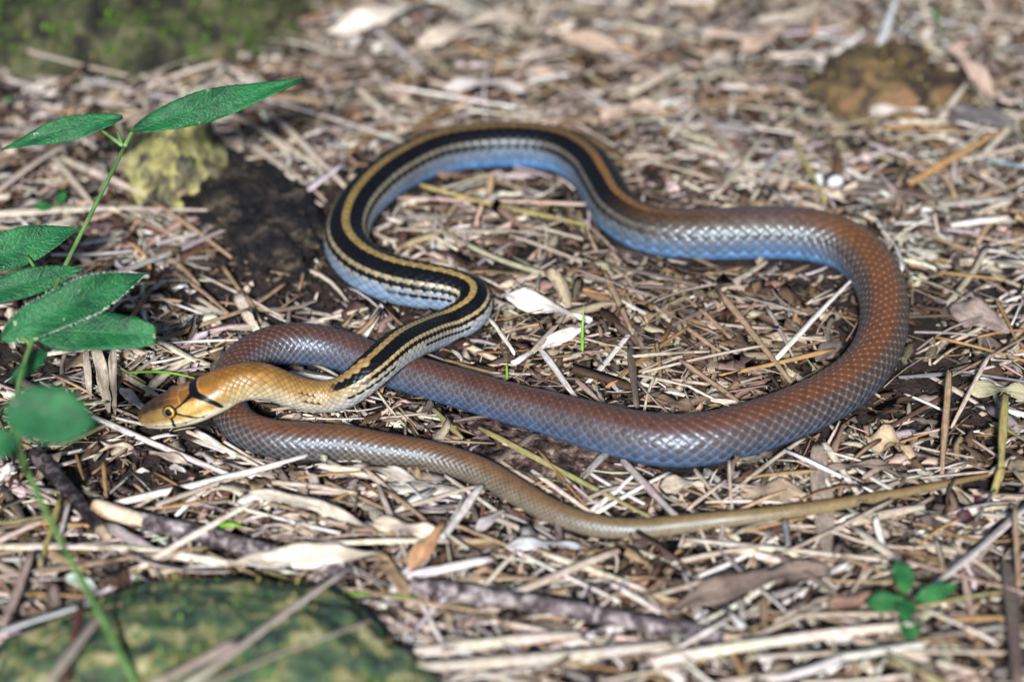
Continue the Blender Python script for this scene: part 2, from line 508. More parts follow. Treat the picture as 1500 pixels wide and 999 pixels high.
# ------------------------------------------------------------------ snake
# trace along the middle of the body from snout to tail tip: photo x, y, width, height of the axis in mm (None: resting)
SN = [
 (204, 611, 20, 7.5), (232, 605, 44, 10.5), (262, 598, 52, 14), (292, 586, 54, 18), (320, 573, 54, 21.5), (347, 561, 55, 23.5), (376, 557, 57, 23.5),
 (406, 565, 50, 19), (440, 577, 47, 14), (481, 581, 47, 12), (509, 572, 49, 15.5), (540, 547, 53, 21), (577, 514, 55, 21.5),
 (615, 494, 54, 15), (655, 478, 52, None), (688, 460, 54, None), (694, 438, 56, None), (664, 425, 62, None), (625, 419, 68, None), (575, 409, 70, None),
 (532, 389, 69, None), (508, 358, 67, None), (516, 316, 64, None), (548, 276, 64, None), (592, 245, 64, None), (640, 224, 66, None),
 (700, 214, 67, None), (765, 212, 67, None), (822, 221, 66, None), (862, 245, 66, None), (884, 278, 67, None), (905, 311, 68, None),
 (945, 335, 70, None), (1000, 343, 74, None), (1060, 343, 77, None), (1125, 341, 78, None), (1187, 345, 77, None), (1240, 361, 75, None),
 (1278, 396, 74, None), (1295, 445, 72, None), (1290, 497, 72, None), (1265, 541, 73, None), (1222, 576, 75, None), (1165, 604, 77, None),
 (1105, 626, 78, None), (1040, 642, 79, None), (985, 646, 79, None), (930, 639, 76, None), (870, 624, 72, None), (805, 606, 64, None),
 (735, 588, 60, None), (670, 568, 59, None), (610, 551, 58, None), (560, 535, 57, None), (515, 519, 58, None), (470, 507, 61, None),
 (425, 504, 63, None), (382, 514, 61, None), (350, 535, 58, None), (334, 565, 56, None), (336, 599, 55, None), (356, 627, 55, None),
 (395, 642, 57, None), (445, 648, 57, None), (500, 650, 56, None), (562, 659, 52, None), (632, 669, 46, None), (704, 691, 43, None), (758, 721, 40, None),
 (812, 751, 37, None), (866, 769, 34, None), (922, 775, 32, None), (992, 769, 30, None), (1060, 761, 25, None), (1130, 753, 22, None),
 (1200, 743, 19.5, None), (1300, 726, 15, None), (1400, 706, 9.5, None), (1455, 694, 6, None), (1490, 686, 3, None)]


def snake_path():
    P, W = [], []
    for x, y, w, z in SN:
        if z is not None:
            p = at_abs(x, y, z * MM)
            r = w / 2 * mm_px(p)
        else:
            p = at(x, y, 0.008)
            for _ in range(4):
                r = w / 2 * mm_px(p)
                p = at(x, y, r * 0.93 + 0.0008)
            if x > 1000 and y > 700:
                p = at(x, y, r * 0.93 + 0.0035)     # the tail lies on top of the straw
        P.append(p); W.append(r)
    P, W = np.array(P), np.array(W)
    n = len(P)
    ch = np.r_[0, np.cumsum(np.sqrt(np.linalg.norm(np.diff(P, axis=0), axis=1)))]
    # centripetal Catmull-Rom
    Pe = np.vstack([2 * P[0] - P[1], P, 2 * P[-1] - P[-2]])
    ce = np.r_[ch[0] - (ch[1] - ch[0]), ch, ch[-1] + (ch[-1] - ch[-2])]
    out, rr, cc = [], [], []
    for i in range(n - 1):
        p0, p1, p2, p3 = Pe[i:i + 4]
        t0, t1, t2, t3 = ce[i:i + 4]
        for k in range(40):
            t = t1 + (t2 - t1) * k / 40
            a1 = (t1 - t) / (t1 - t0) * p0 + (t - t0) / (t1 - t0) * p1
            a2 = (t2 - t) / (t2 - t1) * p1 + (t - t1) / (t2 - t1) * p2
            a3 = (t3 - t) / (t3 - t2) * p2 + (t - t2) / (t3 - t2) * p3
            b1 = (t2 - t) / (t2 - t0) * a1 + (t - t0) / (t2 - t0) * a2
            b2 = (t3 - t) / (t3 - t1) * a2 + (t - t1) / (t3 - t1) * a3
            out.append((t2 - t) / (t2 - t1) * b1 + (t - t1) / (t2 - t1) * b2)
            f = k / 40
            rr.append(W[i] * (1 - f) + W[i + 1] * f)
            cc.append(i + f)
    out.append(P[-1]); rr.append(W[-1]); cc.append(n - 1)
    return np.array(out), np.array(rr), np.array(cc)


def smooth1(a, k):
    w = np.hanning(2 * k + 3)[1:-1]
    w /= w.sum()
    if a.ndim == 1:
        return np.convolve(np.pad(a, k, mode='edge'), w, mode='valid')
    return np.stack([np.convolve(np.pad(a[:, j], k, mode='reflect', reflect_type='odd'), w, mode='valid') for j in range(a.shape[1])], 1)


SP, SR, SC = snake_path()
_s = np.r_[0, np.cumsum(np.linalg.norm(np.diff(SP, axis=0), axis=1))]
_u = np.linspace(0, _s[-1], 4200)
SP = np.stack([np.interp(_u, _s, SP[:, k]) for k in range(3)], 1)
SR = smooth1(np.interp(_u, _s, SR), 40)
SC = np.interp(_u, _s, SC)
SP = smooth1(SP, 24)
SLEN = _u


def lerp_keys(x, keys):
    xs = [k[0] for k in keys]
    vs = np.array([k[1] for k in keys], dtype=float)
    if vs.ndim == 1:
        return np.interp(x, xs, vs)
    return np.stack([np.interp(x, xs, vs[:, j]) for j in range(vs.shape[1])], -1)


HEAD_HW = [(0, 0.0), (0.25, 1.5), (0.8, 2.7), (2, 4.1), (4, 5.2), (8, 6.4), (12, 7.1), (16, 7.9), (22, 9.0), (27, 9.2), (32, 8.5), (38, 7.6), (44, 7.3)]
HEAD_HT = [(0, 0.0), (0.25, 1.1), (0.8, 2.0), (2, 3.1), (4, 4.2), (8, 5.6), (12, 6.7), (16, 7.2), (22, 7.1), (27, 6.9), (32, 6.8), (38, 7.0), (44, 7.1)]
HEAD_HB = [(0, 0.0), (0.25, 1.0), (0.8, 2.0), (2, 3.2), (4, 4.3), (8, 5.2), (12, 5.6), (16, 5.9), (22, 6.2), (27, 6.4), (32, 6.5), (38, 6.7), (44, 6.9)]
EYE_D, EYE_PHI = 17.0, 62.0


def smooth_step(a, b, x):
    t = np.clip((x - a) / (b - a), 0, 1)
    return t * t * (3 - 2 * t)


def build_snake():
    # ring spacing follows the scales: about 8 rings to a scale
    L = np.maximum(0.45 * SR, 0.0011)
    L = np.where(SLEN < 0.045, np.minimum(L, 0.0024), L)
    ucum = np.r_[0, np.cumsum(np.diff(SLEN) / ((L[1:] + L[:-1]) / 2))]
    N = int(ucum[-1] * 9)
    uu = np.linspace(0, ucum[-1], N)
    uu = np.sort(np.r_[uu, np.interp(np.array([0.05, 0.12, 0.25, 0.5, 0.8, 1.2, 1.6]) * MM, SLEN, ucum)])
    N = len(uu)
    s = np.interp(uu, ucum, SLEN)
    P = np.stack([np.interp(s, SLEN, SP[:, k]) for k in range(3)], 1)
    r = np.interp(s, SLEN, SR)
    c = np.interp(s, SLEN, SC)
    T = np.gradient(P, s, axis=0)
    T = smooth1(T, 6)
    T /= np.linalg.norm(T, axis=1)[:, None]
    S = np.cross(T, np.array([0, 0, 1.0]))
    S /= np.linalg.norm(S, axis=1)[:, None]
    U = np.cross(S, T)
    ROWS, PHIM = 19, 116.0
    kr = 5
    dor = np.linspace(-PHIM, PHIM, ROWS * kr + 1)
    bel = np.linspace(PHIM, 360 - PHIM, 25)[1:-1]
    phi = np.r_[dor, bel]
    K = len(phi)
    v = (phi + PHIM) / (2 * PHIM) * (ROWS + 0.0) - 0.5        # row coordinate
    PH, UU = np.meshgrid(phi, uu)
    VV = np.broadcast_to(v, PH.shape)
    # nearest scale in the diamond lattice
    best = np.full(PH.shape, 9.0); du = np.zeros_like(best); jc = np.zeros_like(best); ic = np.zeros_like(best)
    for dj in (0, 1):
        j = np.floor(VV) + dj
        off = 0.5 * (np.mod(j, 2))
        i = np.round(UU - off)
        d_u = UU - off - i
        m = np.abs(d_u) / 0.5 + np.abs(VV - j)
        w = m < best
        best = np.where(w, m, best); du = np.where(w, d_u, du); jc = np.where(w, j, jc); ic = np.where(w, i + off, ic)
    e = np.clip(1 - best, 0, 1)
    belly = PH > PHIM
    edge_b = np.minimum(np.mod(UU, 1.0), 1 - np.mod(UU, 1.0)) * 2
    e = np.where(belly, edge_b, e)
    dome_ = np.clip(e * 2.6, 0, 1) ** 0.7
    hgt = np.where(belly, 0.5 * np.clip(edge_b * 4, 0, 1), 0.55 * dome_ + 0.45 * (du + 0.5) * np.clip(e * 4, 0, 1))
    d_mm = (s / MM)[:, None]
    headf = 1 - smooth_step(30, 40, d_mm)                 # 1 on the head
    # head plates: grooves along plate borders
    dm = np.broadcast_to(d_mm, PH.shape)
    aph = np.abs(np.where(PH > 180, PH - 360, PH))
    plate = np.full(PH.shape, 9.0)
    for dd, lo, hi in ((3.2, 0, 40), (7.5, 0, 45), (11.5, 0, 48), (21.0, 0, 45), (29.0, 0, 40)):
        q = np.abs(dm - dd - (aph / 60) * 1.2)
        plate = np.minimum(plate, np.where((aph >= lo) & (aph <= hi), q, 9))
    q = aph / 57.3 * 6.5
    plate = np.minimum(plate, np.where(((dm > 2) & (dm < 11.5)) | ((dm > 21) & (dm < 29)), q, 9))
    q = np.abs(aph - (20 + 0.0 * dm)) / 57.3 * 6.5
    plate = np.minimum(plate, np.where((dm > 11.5) & (dm < 21), q, 9))
    q = np.abs(aph - 50) / 57.3 * 6.5
    plate = np.minimum(plate, np.where((dm > 3) & (dm < 29), q, 9))
    q = np.abs(aph - 84) / 57.3 * 6.5
    plate = np.minimum(plate, np.where((dm > 1) & (dm < 28), q, 9))
    lab = np.abs(np.mod(dm - 0.16 * (aph - 90) / 10, 3.6) - 1.8)
    plate = np.minimum(plate, np.where((aph > 84) & (aph < 104) & (dm > 2) & (dm < 29), lab, 9))
    temp = np.abs(np.mod(dm + aph * 0.06, 4.2) - 2.1)
    plate = np.minimum(plate, np.where((aph > 50) & (aph < 84) & (dm > 20) & (dm < 30), temp, 9))
    mouth_phi = 105 + 3 * np.sin(dm / 7)
    mouth = np.abs(aph - mouth_phi) / 57.3 * 6.5
    mouth = np.where((dm > 0.6) & (dm < 29), mouth, 9)
    groove = np.exp(-(plate / 0.30) ** 2)
    gm = np.exp(-(mouth / 0.3) ** 2)
    rl = r[:, None]
    relief = (hgt - 0.5) * 0.046 * rl * (1 - headf) - headf * (groove * 0.07 + gm * 0.28) * MM
    # cross-sections
    hf = (1 - smooth_step(34, 44, s / MM))
    hw = hf * lerp_keys(s / MM, HEAD_HW) * MM + (1 - hf) * r
    ht = hf * lerp_keys(s / MM, HEAD_HT) * MM + (1 - hf) * r
    hb = hf * lerp_keys(s / MM, HEAD_HB) * MM + (1 - hf) * r
    cs, sn = np.cos(np.radians(PH)), np.sin(np.radians(PH))
    pw = 1 - 0.16 * hf[:, None]
    X = np.sign(sn) * np.abs(sn) ** pw * (hw[:, None])
    Z = np.sign(cs) * np.abs(cs) ** pw * np.where(cs > 0, ht[:, None], hb[:, None])
    # resting belly is flattened
    flat = np.where(cs < -0.55, 1, 0) * (1 - hf[:, None])
    Z = np.where(flat > 0, np.maximum(Z, -0.93 * rl), Z)
    # brow ridge and a hollow for the eye
    de = np.sqrt((dm - EYE_D) ** 2 + ((aph - EYE_PHI) / 57.3 * 8.0) ** 2)
    relief = relief - headf * np.exp(-(de / 2.6) ** 4) * 0.8 * MM
    brow = np.sqrt(((dm - EYE_D) / 1.9) ** 2 + ((aph - EYE_PHI + 25) / 57.3 * 8.0) ** 2)
    relief = relief + headf * np.exp(-(brow / 1.4) ** 2) * 0.45 * MM
    nx, nz = sn, cs
    V = P[:, None, :] + S[:, None, :] * (X + nx * relief)[..., None] + U[:, None, :] * (Z + nz * relief)[..., None]

    # ---------------- colours: pattern and painted blue sheen, laid scale by scale
    phc = (jc + 0.5) / ROWS * 2 * PHIM - PHIM
    phc = np.abs(np.where(belly, np.where(PH > 180, PH - 360, PH), phc))
    uc = np.where(belly, UU, ic)
    cc = np.interp(uc, uu, c)                                # place along the body of this scale
    rnd = hash3(jc + 50, ic * 2 + 9, jc * 0, 5)
    rnd2 = hash3(jc + 50, ic * 2 + 9, jc * 0 + 3, 8)
    phj = phc + (rnd - 0.5) * 5
    TOP = [(0, (.26, .12, .030)), (4.6, (.24, .105, .016)), (5.6, (.21, .098, .018)), (6.6, (.28, .135, .028)), (8, (.30, .155, .040)), (10, (.31, .195, .07)), (16, (.38, .27, .085)), (22, (.24, .165, .045)), (25, (.17, .105, .035)), (28, (.17, .088, .024)), (31, (.21, .095, .020)), (33, (.10, .055, .028)), (35, (.085, .058, .055)), (37, (.13, .055, .016)), (39, (.145, .048, .011)), (43, (.115, .040, .014)), (46, (.088, .037, .025)), (50, (.080, .031, .017)), (54, (.078, .034, .024)), (57, (.075, .028, .017)), (62, (.110, .040, .016)), (66, (.125, .055, .021)), (70, (.15, .092, .036)), (74, (.20, .135, .050)), (80, (.20, .11, .035))]
    MID = [(0, (.40, .25, .08)), (5, (.35, .19, .045)), (8, (.36, .22, .075)), (10, (.36, .26, .11)), (14, (.42, .33, .17)), (20, (.28, .23, .13)), (23, (.17, .145, .095)), (26, (.105, .092, .075)), (31, (.095, .083, .070)), (34, (.12, .10, .085)), (36, (.10, .078, .060)), (39, (.050, .030, .019)), (43, (.052, .033, .026)), (46, (.074, .057, .066)), (50, (.056, .042, .043)), (54, (.066, .060, .080)), (57, (.064, .052, .060)), (60, (.052, .030, .024)), (64, (.060, .046, .047)), (68, (.098, .070, .045)), (71, (.13, .10, .063)), (75, (.20, .145, .060)), (80, (.18, .11, .035))]
    LOW = [(0, (.56, .49, .33)), (5, (.50, .39, .20)), (9, (.44, .39, .30)), (11, (.36, .37, .36)), (14, (.32, .37, .42)), (19, (.20, .30, .45)), (24, (.11, .14, .19)), (27, (.10, .17, .28)), (31, (.09, .13, .18)), (35, (.075, .135, .24)), (39, (.045, .045, .050)), (43, (.037, .045, .062)), (46, (.050, .078, .135)), (50, (.044, .072, .135)), (54, (.058, .080, .135)), (57, (.044, .058, .088)), (62, (.034, .038, .048)), (66, (.085, .075, .064)), (70, (.16, .135, .105)), (75, (.22, .17, .08)), (80, (.18, .12, .04))]  # flanks: own grey-blue plus the reflected blue sheen, painted into the colour
    BEL = [(0, (.64, .60, .46)), (5, (.60, .52, .34)), (10, (.46, .49, .50)), (16, (.34, .45, .60)), (22, (.20, .34, .58)), (27, (.13, .31, .66)), (32, (.13, .27, .50)), (36, (.11, .25, .50)), (40, (.055, .085, .13)), (46, (.065, .12, .23)), (51, (.052, .105, .21)), (55, (.058, .10, .19)), (60, (.03, .04, .055)), (68, (.12, .105, .09)), (80, (.20, .14, .06))]  # belly: own bluish white, deepened by the same painted-in blue sheen
    kT, kM, kL, kB = (lerp_keys(cc, k) for k in (TOP, MID, LOW, BEL))
    w1 = smooth_step(22, 50, phj)[..., None]
    w2 = smooth_step(58, 92, phj)[..., None]
    w3 = smooth_step(98, 114, phj)[..., None]
    C = kT * (1 - w1) + kM * w1
    C = C * (1 - w2) + kL * w2
    C = C * (1 - w3) + kB * w3
    C = C * (0.86 + 0.28 * rnd[..., None])
    # black stripes of the forebody, their edges stepping from scale to scale
    aps = np.abs(np.where(PH > 180, PH - 360, PH))
    pst = 0.38 * phc + 0.62 * aps
    blk = np.array([.0055, .0058, .0075])
    st = smooth_step(9.2, 9.9, cc) * (1 - smooth_step(30.5, 34.5, cc))
    b1 = ((pst > 11) & (pst < 47)) * st
    b1 = np.where((cc < 11) & (pst < 18), 0, b1)
    st2 = smooth_step(10.2, 11.0, cc) * (1 - 0.55 * smooth_step(30, 33, cc)) * (1 - smooth_step(37, 39.5, cc))
    b2 = ((pst > 57.5) & (pst < 69.5)) * st2
    dash = np.where(vnoise(np.stack([(uc * 0.16).ravel(), (uc * 0).ravel(), (uc * 0).ravel()], 1), 4).reshape(uc.shape) > 0.52, 1, 0)
    b3 = ((pst > 82) & (pst < 89)) * smooth_step(9.6, 10.2, cc) * (1 - smooth_step(18, 20, cc)) * dash
    # short dashes on the neck
    b4 = (((pst > 54) & (pst < 60) & (cc > 7.6) & (cc < 8.4)) | ((pst > 80) & (pst < 86) & (cc > 8.0) & (cc < 8.8)))
    B = np.clip(np.maximum(np.maximum(b1, b2), np.maximum(b3, b4 * 0.9)), 0, 1)
    # skin between the scales
    ew = np.clip(1 - e / 0.20, 0, 1) * (~belly) + belly * np.clip(1 - e / 0.12, 0, 1) * 0.5
    pale = lerp_keys(c, [(0, 0), (9, 0.0), (12, 0.0), (30, 0.1), (36, 0.25), (42, 0.42), (50, 0.36), (56, 0.55), (62, 0.62), (67, 0.85), (73, 0.85), (77, 0.4), (80, 0.1)])[:, None] * (0.35 + 0.65 * smooth_step(25, 60, aph))
    edc = np.where(c[:, None, None] < 64, np.array([.34, .33, .36]), np.array([.42, .36, .27])) * pale[..., None] + C * (1 - pale[..., None]) * (0.28 + 0.40 * smooth_step(28, 38, c)[:, None, None])
    # far along the tail the net of skin reads light tan
    C = C * (1 - (ew * 0.75)[..., None]) + edc * (ew * 0.75)[..., None]
    C = C * (1 - B[..., None]) + blk * B[..., None]
    # pale scale tips on the brown back
    tip = smooth_step(0.22, 0.36, du) * (1 - smooth_step(0.40, 0.5, np.abs(du))) * (np.abs(VV - jc) < 0.22)
    tipw = tip * lerp_keys(c, [(0, 0), (36, 0), (39, 0.40), (44, 0.28), (60, 0.25), (70, 0.1), (80, 0)])[:, None] * (~belly)
    C = C * (1 - tipw[..., None]) + np.array([.40, .30, .22]) * tipw[..., None]

    # ---------------- head
    side = smooth_step(34, 62, aph + 3 * np.sin(dm * 0.9))[..., None]
    lip = smooth_step(86, 101, aph)[..., None]
    top = lerp_keys(dm, [(0, (.28, .15, .045)), (5, (.15, .064, .026)), (14, (.125, .048, .017)), (20, (.22, .088, .016)), (27, (.26, .115, .018)), (36, (.28, .125, .022))])
    sid = lerp_keys(dm, [(0, (.40, .23, .08)), (6, (.44, .26, .085)), (18, (.48, .33, .10)), (28, (.44, .29, .08)), (38, (.35, .19, .045))])
    H = top * (1 - side) + sid * side
    H = H * (1 - lip) + np.array([.66, .60, .44]) * lip
    nz_ = fbm(np.stack([dm.ravel() * 0.6, PH.ravel() * 0.06, 0 * dm.ravel()], 1), 3, 4).reshape(dm.shape)
    pid = hash3(np.floor(dm / 4.4 + aph * 0.012), np.floor(aph / 17), dm * 0, 12)
    H = H * (0.62 + 0.44 * nz_ + 0.32 * pid)[..., None]
    gl = (groove * 0.8)[..., None]
    H = H * (1 - gl) + np.where(aph[..., None] > 60, H * 0.55 + np.array([.10, .05, .03]), H * 1.2 + np.array([.16, .10, .05])) * gl
    H = H * (1 - 0.75 * gm[..., None]) + np.array([.05, .035, .03]) * 0.75 * gm[..., None]
    lines = np.full(dm.shape, 99.0)

    def seg(a, b_, wa, wb):
        ax, ay, bx, by = a[0], a[1] / 57.3 * 8, b_[0], b_[1] / 57.3 * 8
        px_, py_ = dm, aph / 57.3 * 8
        t = np.clip(((px_ - ax) * (bx - ax) + (py_ - ay) * (by - ay)) / ((bx - ax) ** 2 + (by - ay) ** 2), 0, 1)
        dd = np.hypot(px_ - ax - t * (bx - ax), py_ - ay - t * (by - ay)) - (wa + (wb - wa) * t)
        return dd
    for a_, b_, wa, wb in HEAD_LINES:
        lines = np.minimum(lines, seg(a_, b_, wa, wb))
    lk = (1 - smooth_step(-0.08, 0.16, lines + 0.25 * (nz_ - 0.5)))[..., None]
    H = H * (1 - lk) + np.array([.006, .006, .010]) * lk
    nos = np.sqrt((dm - 2.9) ** 2 + ((aph - 58) / 57.3 * 5.0) ** 2)
    nk = (1 - smooth_step(0.3, 0.6, nos))[..., None]
    H = H * (1 - nk) + np.array([.03, .018, .012]) * nk
    # dark rim round the eye
    rim = (1 - smooth_step(2.75, 3.2, de))[..., None]
    H = H * (1 - rim) + np.array([.035, .022, .012]) * rim
    hb_ = headf[..., None] if headf.shape == dm.shape else np.broadcast_to(headf, dm.shape)[..., None]
    C = C * (1 - hb_) + H * hb_
    # the collar reaches back past the blend
    C = C * (1 - lk) + np.array([.006, .006, .010]) * lk

    C = C * 0.88
    gloss = 1 - 0.72 * np.maximum(B * (1 - hb_[..., 0]), lk[..., 0])
    Vf = V.reshape(-1, 3)
    i = np.arange(N * K).reshape(N, K)
    j = np.roll(i, -1, 1)
    F = np.stack([i[:-1], i[1:], j[1:], j[:-1]], -1).reshape(-1, 4)
    base = np.array([P[0][0], P[0][1], 0.0])
    root = empty("snake", base)
    tag(root, "striped brown snake lying in loose coils across the dry straw, its head low", "snake")
    body = centred("body", Vf, F, M_SKIN, np.concatenate([C, gloss[..., None]], -1).reshape(-1, 4), parent=root, origin=base)
    tipo = np.vstack([P[-1] + T[-1] * 0.0006])
    # eyes
    ie = int(np.argmin(np.abs(s - EYE_D * MM)))
    for sg in (1, -1):
        k = int(np.argmin(np.abs(phi - sg * EYE_PHI)))
        centre = V[ie, k]
        nrm = S[ie] * math.sin(math.radians(sg * 70)) + U[ie] * math.cos(math.radians(70)) - T[ie] * 0.12
        nrm /= np.linalg.norm(nrm)
        t1 = np.cross(nrm, [0, 0, 1.0]); t1 /= np.linalg.norm(t1); t2 = np.cross(nrm, t1)
        cen = centre - nrm * 1.15 * MM

        def cap(name, rad, a0, a1, mat, parent, rings=10, n=36):
            Vc, Fc = [], []
            for ri in range(rings + 1):
                a = a0 + (a1 - a0) * ri / rings
                for q in range(n):
                    th = 2 * math.pi * q / n
                    Vc.append(cen + nrm * rad * math.cos(a) + (t1 * math.cos(th) + t2 * math.sin(th)) * rad * math.sin(a))
            for ri in range(rings):
                for q in range(n):
                    q2 = (q + 1) % n
                    Fc.append([ri * n + q, (ri + 1) * n + q, (ri + 1) * n + q2, ri * n + q2])
            return centred(name, np.array(Vc), Fc, mat, parent=parent, origin=base if parent is root else base)
        eye = cap("eye", 2.85 * MM, 0.02, 2.2, M_EYERIM, root)
        cap("iris", 2.88 * MM, 0.02, 0.80, M_IRIS, eye)
        cap("pupil", 2.91 * MM, 0.004, 0.54, M_PUPIL, eye)
    return root, body


# black lines of the head in (mm behind the snout, degrees from the crown), half-widths in mm
HEAD_LINES = [((27.0, 0), (27.5, 25), 1.5, 1.5), ((27.5, 25), (31, 62), 1.4, 0.85), ((31, 62), (33.5, 98), 0.85, 0.5),
              ((19.3, 57), (24.0, 40), 0.36, 0.50), ((24.0, 40), (27.5, 22), 0.5, 1.3),
              ((19.0, 70), (27.0, 106), 0.42, 0.28), ((17.0, 78), (16.0, 112), 0.34, 0.40), ((16.0, 104), (16.0, 114), 0.55, 0.55), ((20.5, 103), (20.5, 107), 0.3, 0.3), ((9, 103), (9, 107), 0.2, 0.2)]
snake, snake_body = build_snake()
snake_pts = SP[::8]
snake_r = SR[::8]


def snake_gap(p):
    """distance in plan from points (n,2) to the skin of the snake where it rests low (negative: under it)"""
    low = snake_pts[:, 2] - snake_r < 0.006
    A, Rr = snake_pts[low][:, :2], snake_r[low]
    out = np.empty(len(p))
    for k in range(0, len(p), 4000):
        d = np.linalg.norm(p[k:k + 4000, None, :] - A[None], axis=2) - Rr[None]
        out[k:k + 4000] = d.min(1)
    return out


# ------------------------------------------------------------------ blades: straw, stems, twigs
COL = {
 'ivory': (.65, .595, .51), 'white': (.70, .68, .66), 'grey': (.33, .31, .305), 'beige': (.47, .41, .345), 'tan': (.34, .25, .165), 'ochre': (.35, .22, .095),
 'brown': (.095, .058, .040), 'taupe': (.155, .122, .107), 'olive': (.27, .25, .11), 'slate': (.16, .165, .19), 'bluish': (.48, .51, .55), 'red': (.17, .06, .05), 'yellow': (.33, .29, .11), 'pink': (.42, .32, .28), 'dark': (.022, .017, .017)}


def blade_arrays(Pc, wid, thick, side, curl, K=6, tear=0.0, rng=None):
    """closed blade along a centreline: Pc (S,3), wid (S,), side (S,3)"""
    S_ = len(Pc)
    T = np.gradient(Pc, axis=0)
    T /= np.linalg.norm(T, axis=1)[:, None] + 1e-12
    side = side - T * np.sum(side * T, 1)[:, None]
    side /= np.linalg.norm(side, axis=1)[:, None]
    nrm = np.cross(side, T)
    nrm *= np.sign(nrm[:, 2].mean() + 1e-9)
    a = np.array([-1, -0.45, 0.45, 1, 0.45, -0.45])
    tz = np.array([0, .5, .5, 0, -.5, -.5])
    hw = wid[:, None] / 2
    off = a[None] * hw
    zz = tz[None] * np.minimum(thick, wid)[:, None] + curl * (a[None] ** 2) * hw
    V = Pc[:, None] + side[:, None] * off[..., None] + nrm[:, None] * zz[..., None]
    if tear and rng is not None:
        V[0] += -T[0] * rng.uniform(0, tear, (6, 1)); V[-1] += T[-1] * rng.uniform(0, tear, (6, 1))
    i = np.arange(S_ * 6).reshape(S_, 6)
    j = np.roll(i, -1, 1)
    F = np.stack([i[:-1], i[1:], j[1:], j[:-1]], -1).reshape(-1, 4).tolist()
    F += [i[0].tolist(), i[-1][::-1].tolist()]
    return V.reshape(-1, 3), F


def poly_resample(P, n):
    P = np.asarray(P, float)
    s = np.r_[0, np.cumsum(np.linalg.norm(np.diff(P, axis=0), axis=1))]
    u = np.linspace(0, s[-1], n)
    Q = np.stack([np.interp(u, s, P[:, k]) for k in range(P.shape[1])], 1)
    if len(P) > 2:
        k = max(1, n // 6)
        Q = smooth1(Q, k)
    return Q, s[-1]


def blade(name, pts, w, colour, mat=None, thick=None, curl=None, roll=None, taper=(0.8, 0.6), n=10, rng=R, wob=0.012, parent=None, origin=None, tear=None, var=0.18):
    """pts: world points (k,3); w width in m"""
    Q, ln = poly_resample(pts, n)
    f = np.linspace(0, 1, n)
    sd = np.cross(Q[-1] - Q[0], [0, 0, 1.0]); sd /= np.linalg.norm(sd) + 1e-9
    Q = Q + sd[None] * (np.sin(f * rng.uniform(3, 7) + rng.uniform(0, 6)) * wob * ln * rng.uniform(0.1, 0.5))[:, None]
    Q[:, 2] += np.sin(f * math.pi) * ln * rng.uniform(-0.012, 0.02)
    wid = w * (np.interp(f, [0, 0.15, 0.6, 1], [taper[0], 1, 0.95, taper[1]])) * (1 + 0.08 * np.sin(f * rng.uniform(6, 14) + rng.uniform(0, 6)))
    roll = rng.uniform(-0.7, 0.7) if roll is None else roll
    side = np.tile(sd * math.cos(roll) + np.array([0, 0, 1.0]) * math.sin(roll), (n, 1))
    tw = rng.uniform(-0.5, 0.5)
    side[:, 2] += tw * (f - 0.5)
    curl = rng.uniform(-0.25, 0.45) if curl is None else curl
    thick = (min(w * 0.45, 0.0011) if thick is None else thick)
    V, F = blade_arrays(Q, wid, np.full(n, thick), side, curl, tear=(w * 0.9 if tear is None else tear), rng=rng)
    C = np.array(COL[colour] if isinstance(colour, str) else colour)[None] * (1 + rng.normal(0, var * 0.5)) * (1 + rng.normal(0, 0.04, (n, 3)))
    C = np.clip(np.repeat(C, 6, 0), 0.003, 0.8)
    vv = np.tile(np.array([-1, -.45, .45, 1, .5, -.5]) * (w / 0.0022) * 0.5, n)
    UV = np.stack([np.repeat(f * ln / MM, 6) + rng.uniform(0, 500), vv + rng.uniform(0, 99)], 1)
    return centred(name, V, F, mat or M_STRAW, C, UV, parent=parent, origin=origin)


def tube(name, pts, r0, r1, mat, n=30, K=12, noise=0.12, parent=None, origin=None, seed=0, freq=260, knots=()):
    Q, ln = poly_resample(pts, n)
    f = np.linspace(0, 1, n)
    T = np.gradient(Q, axis=0); T /= np.linalg.norm(T, axis=1)[:, None]
    S_ = np.cross(T, [0.03, 0.05, 1.0]); S_ /= np.linalg.norm(S_, axis=1)[:, None]
    U_ = np.cross(S_, T)
    th = np.linspace(0, 2 * math.pi, K, endpoint=False)
    rad = (r0 + (r1 - r0) * f)[:, None] * np.ones(K)[None]
    for kf, ka in knots:
        rad = rad * (1 + ka * np.exp(-((f - kf) / 0.025) ** 2))[:, None]
    V = Q[:, None] + (S_[:, None] * np.cos(th)[None, :, None] + U_[:, None] * np.sin(th)[None, :, None]) * rad[..., None]
    nz = fbm(V.reshape(-1, 3) * freq + seed, 3, seed).reshape(n, K) - 0.5
    V = Q[:, None] + (S_[:, None] * np.cos(th)[None, :, None] + U_[:, None] * np.sin(th)[None, :, None]) * (rad * (1 + 2 * noise * nz))[..., None]
    i = np.arange(n * K).reshape(n, K); j = np.roll(i, -1, 1)
    F = np.stack([i[:-1], i[1:], j[1:], j[:-1]], -1).reshape(-1, 4).tolist() + [i[0].tolist(), i[-1][::-1].tolist()]
    return centred(name, V.reshape(-1, 3), F, mat, parent=parent, origin=origin)


def px_path(spec, z=0.0):
    """spec: (x, y[, z_mm]) ... -> world points"""
    return np.array([at(q[0], q[1], ((q[2] + 3.0) * MM if len(q) > 2 else z)) for q in spec])


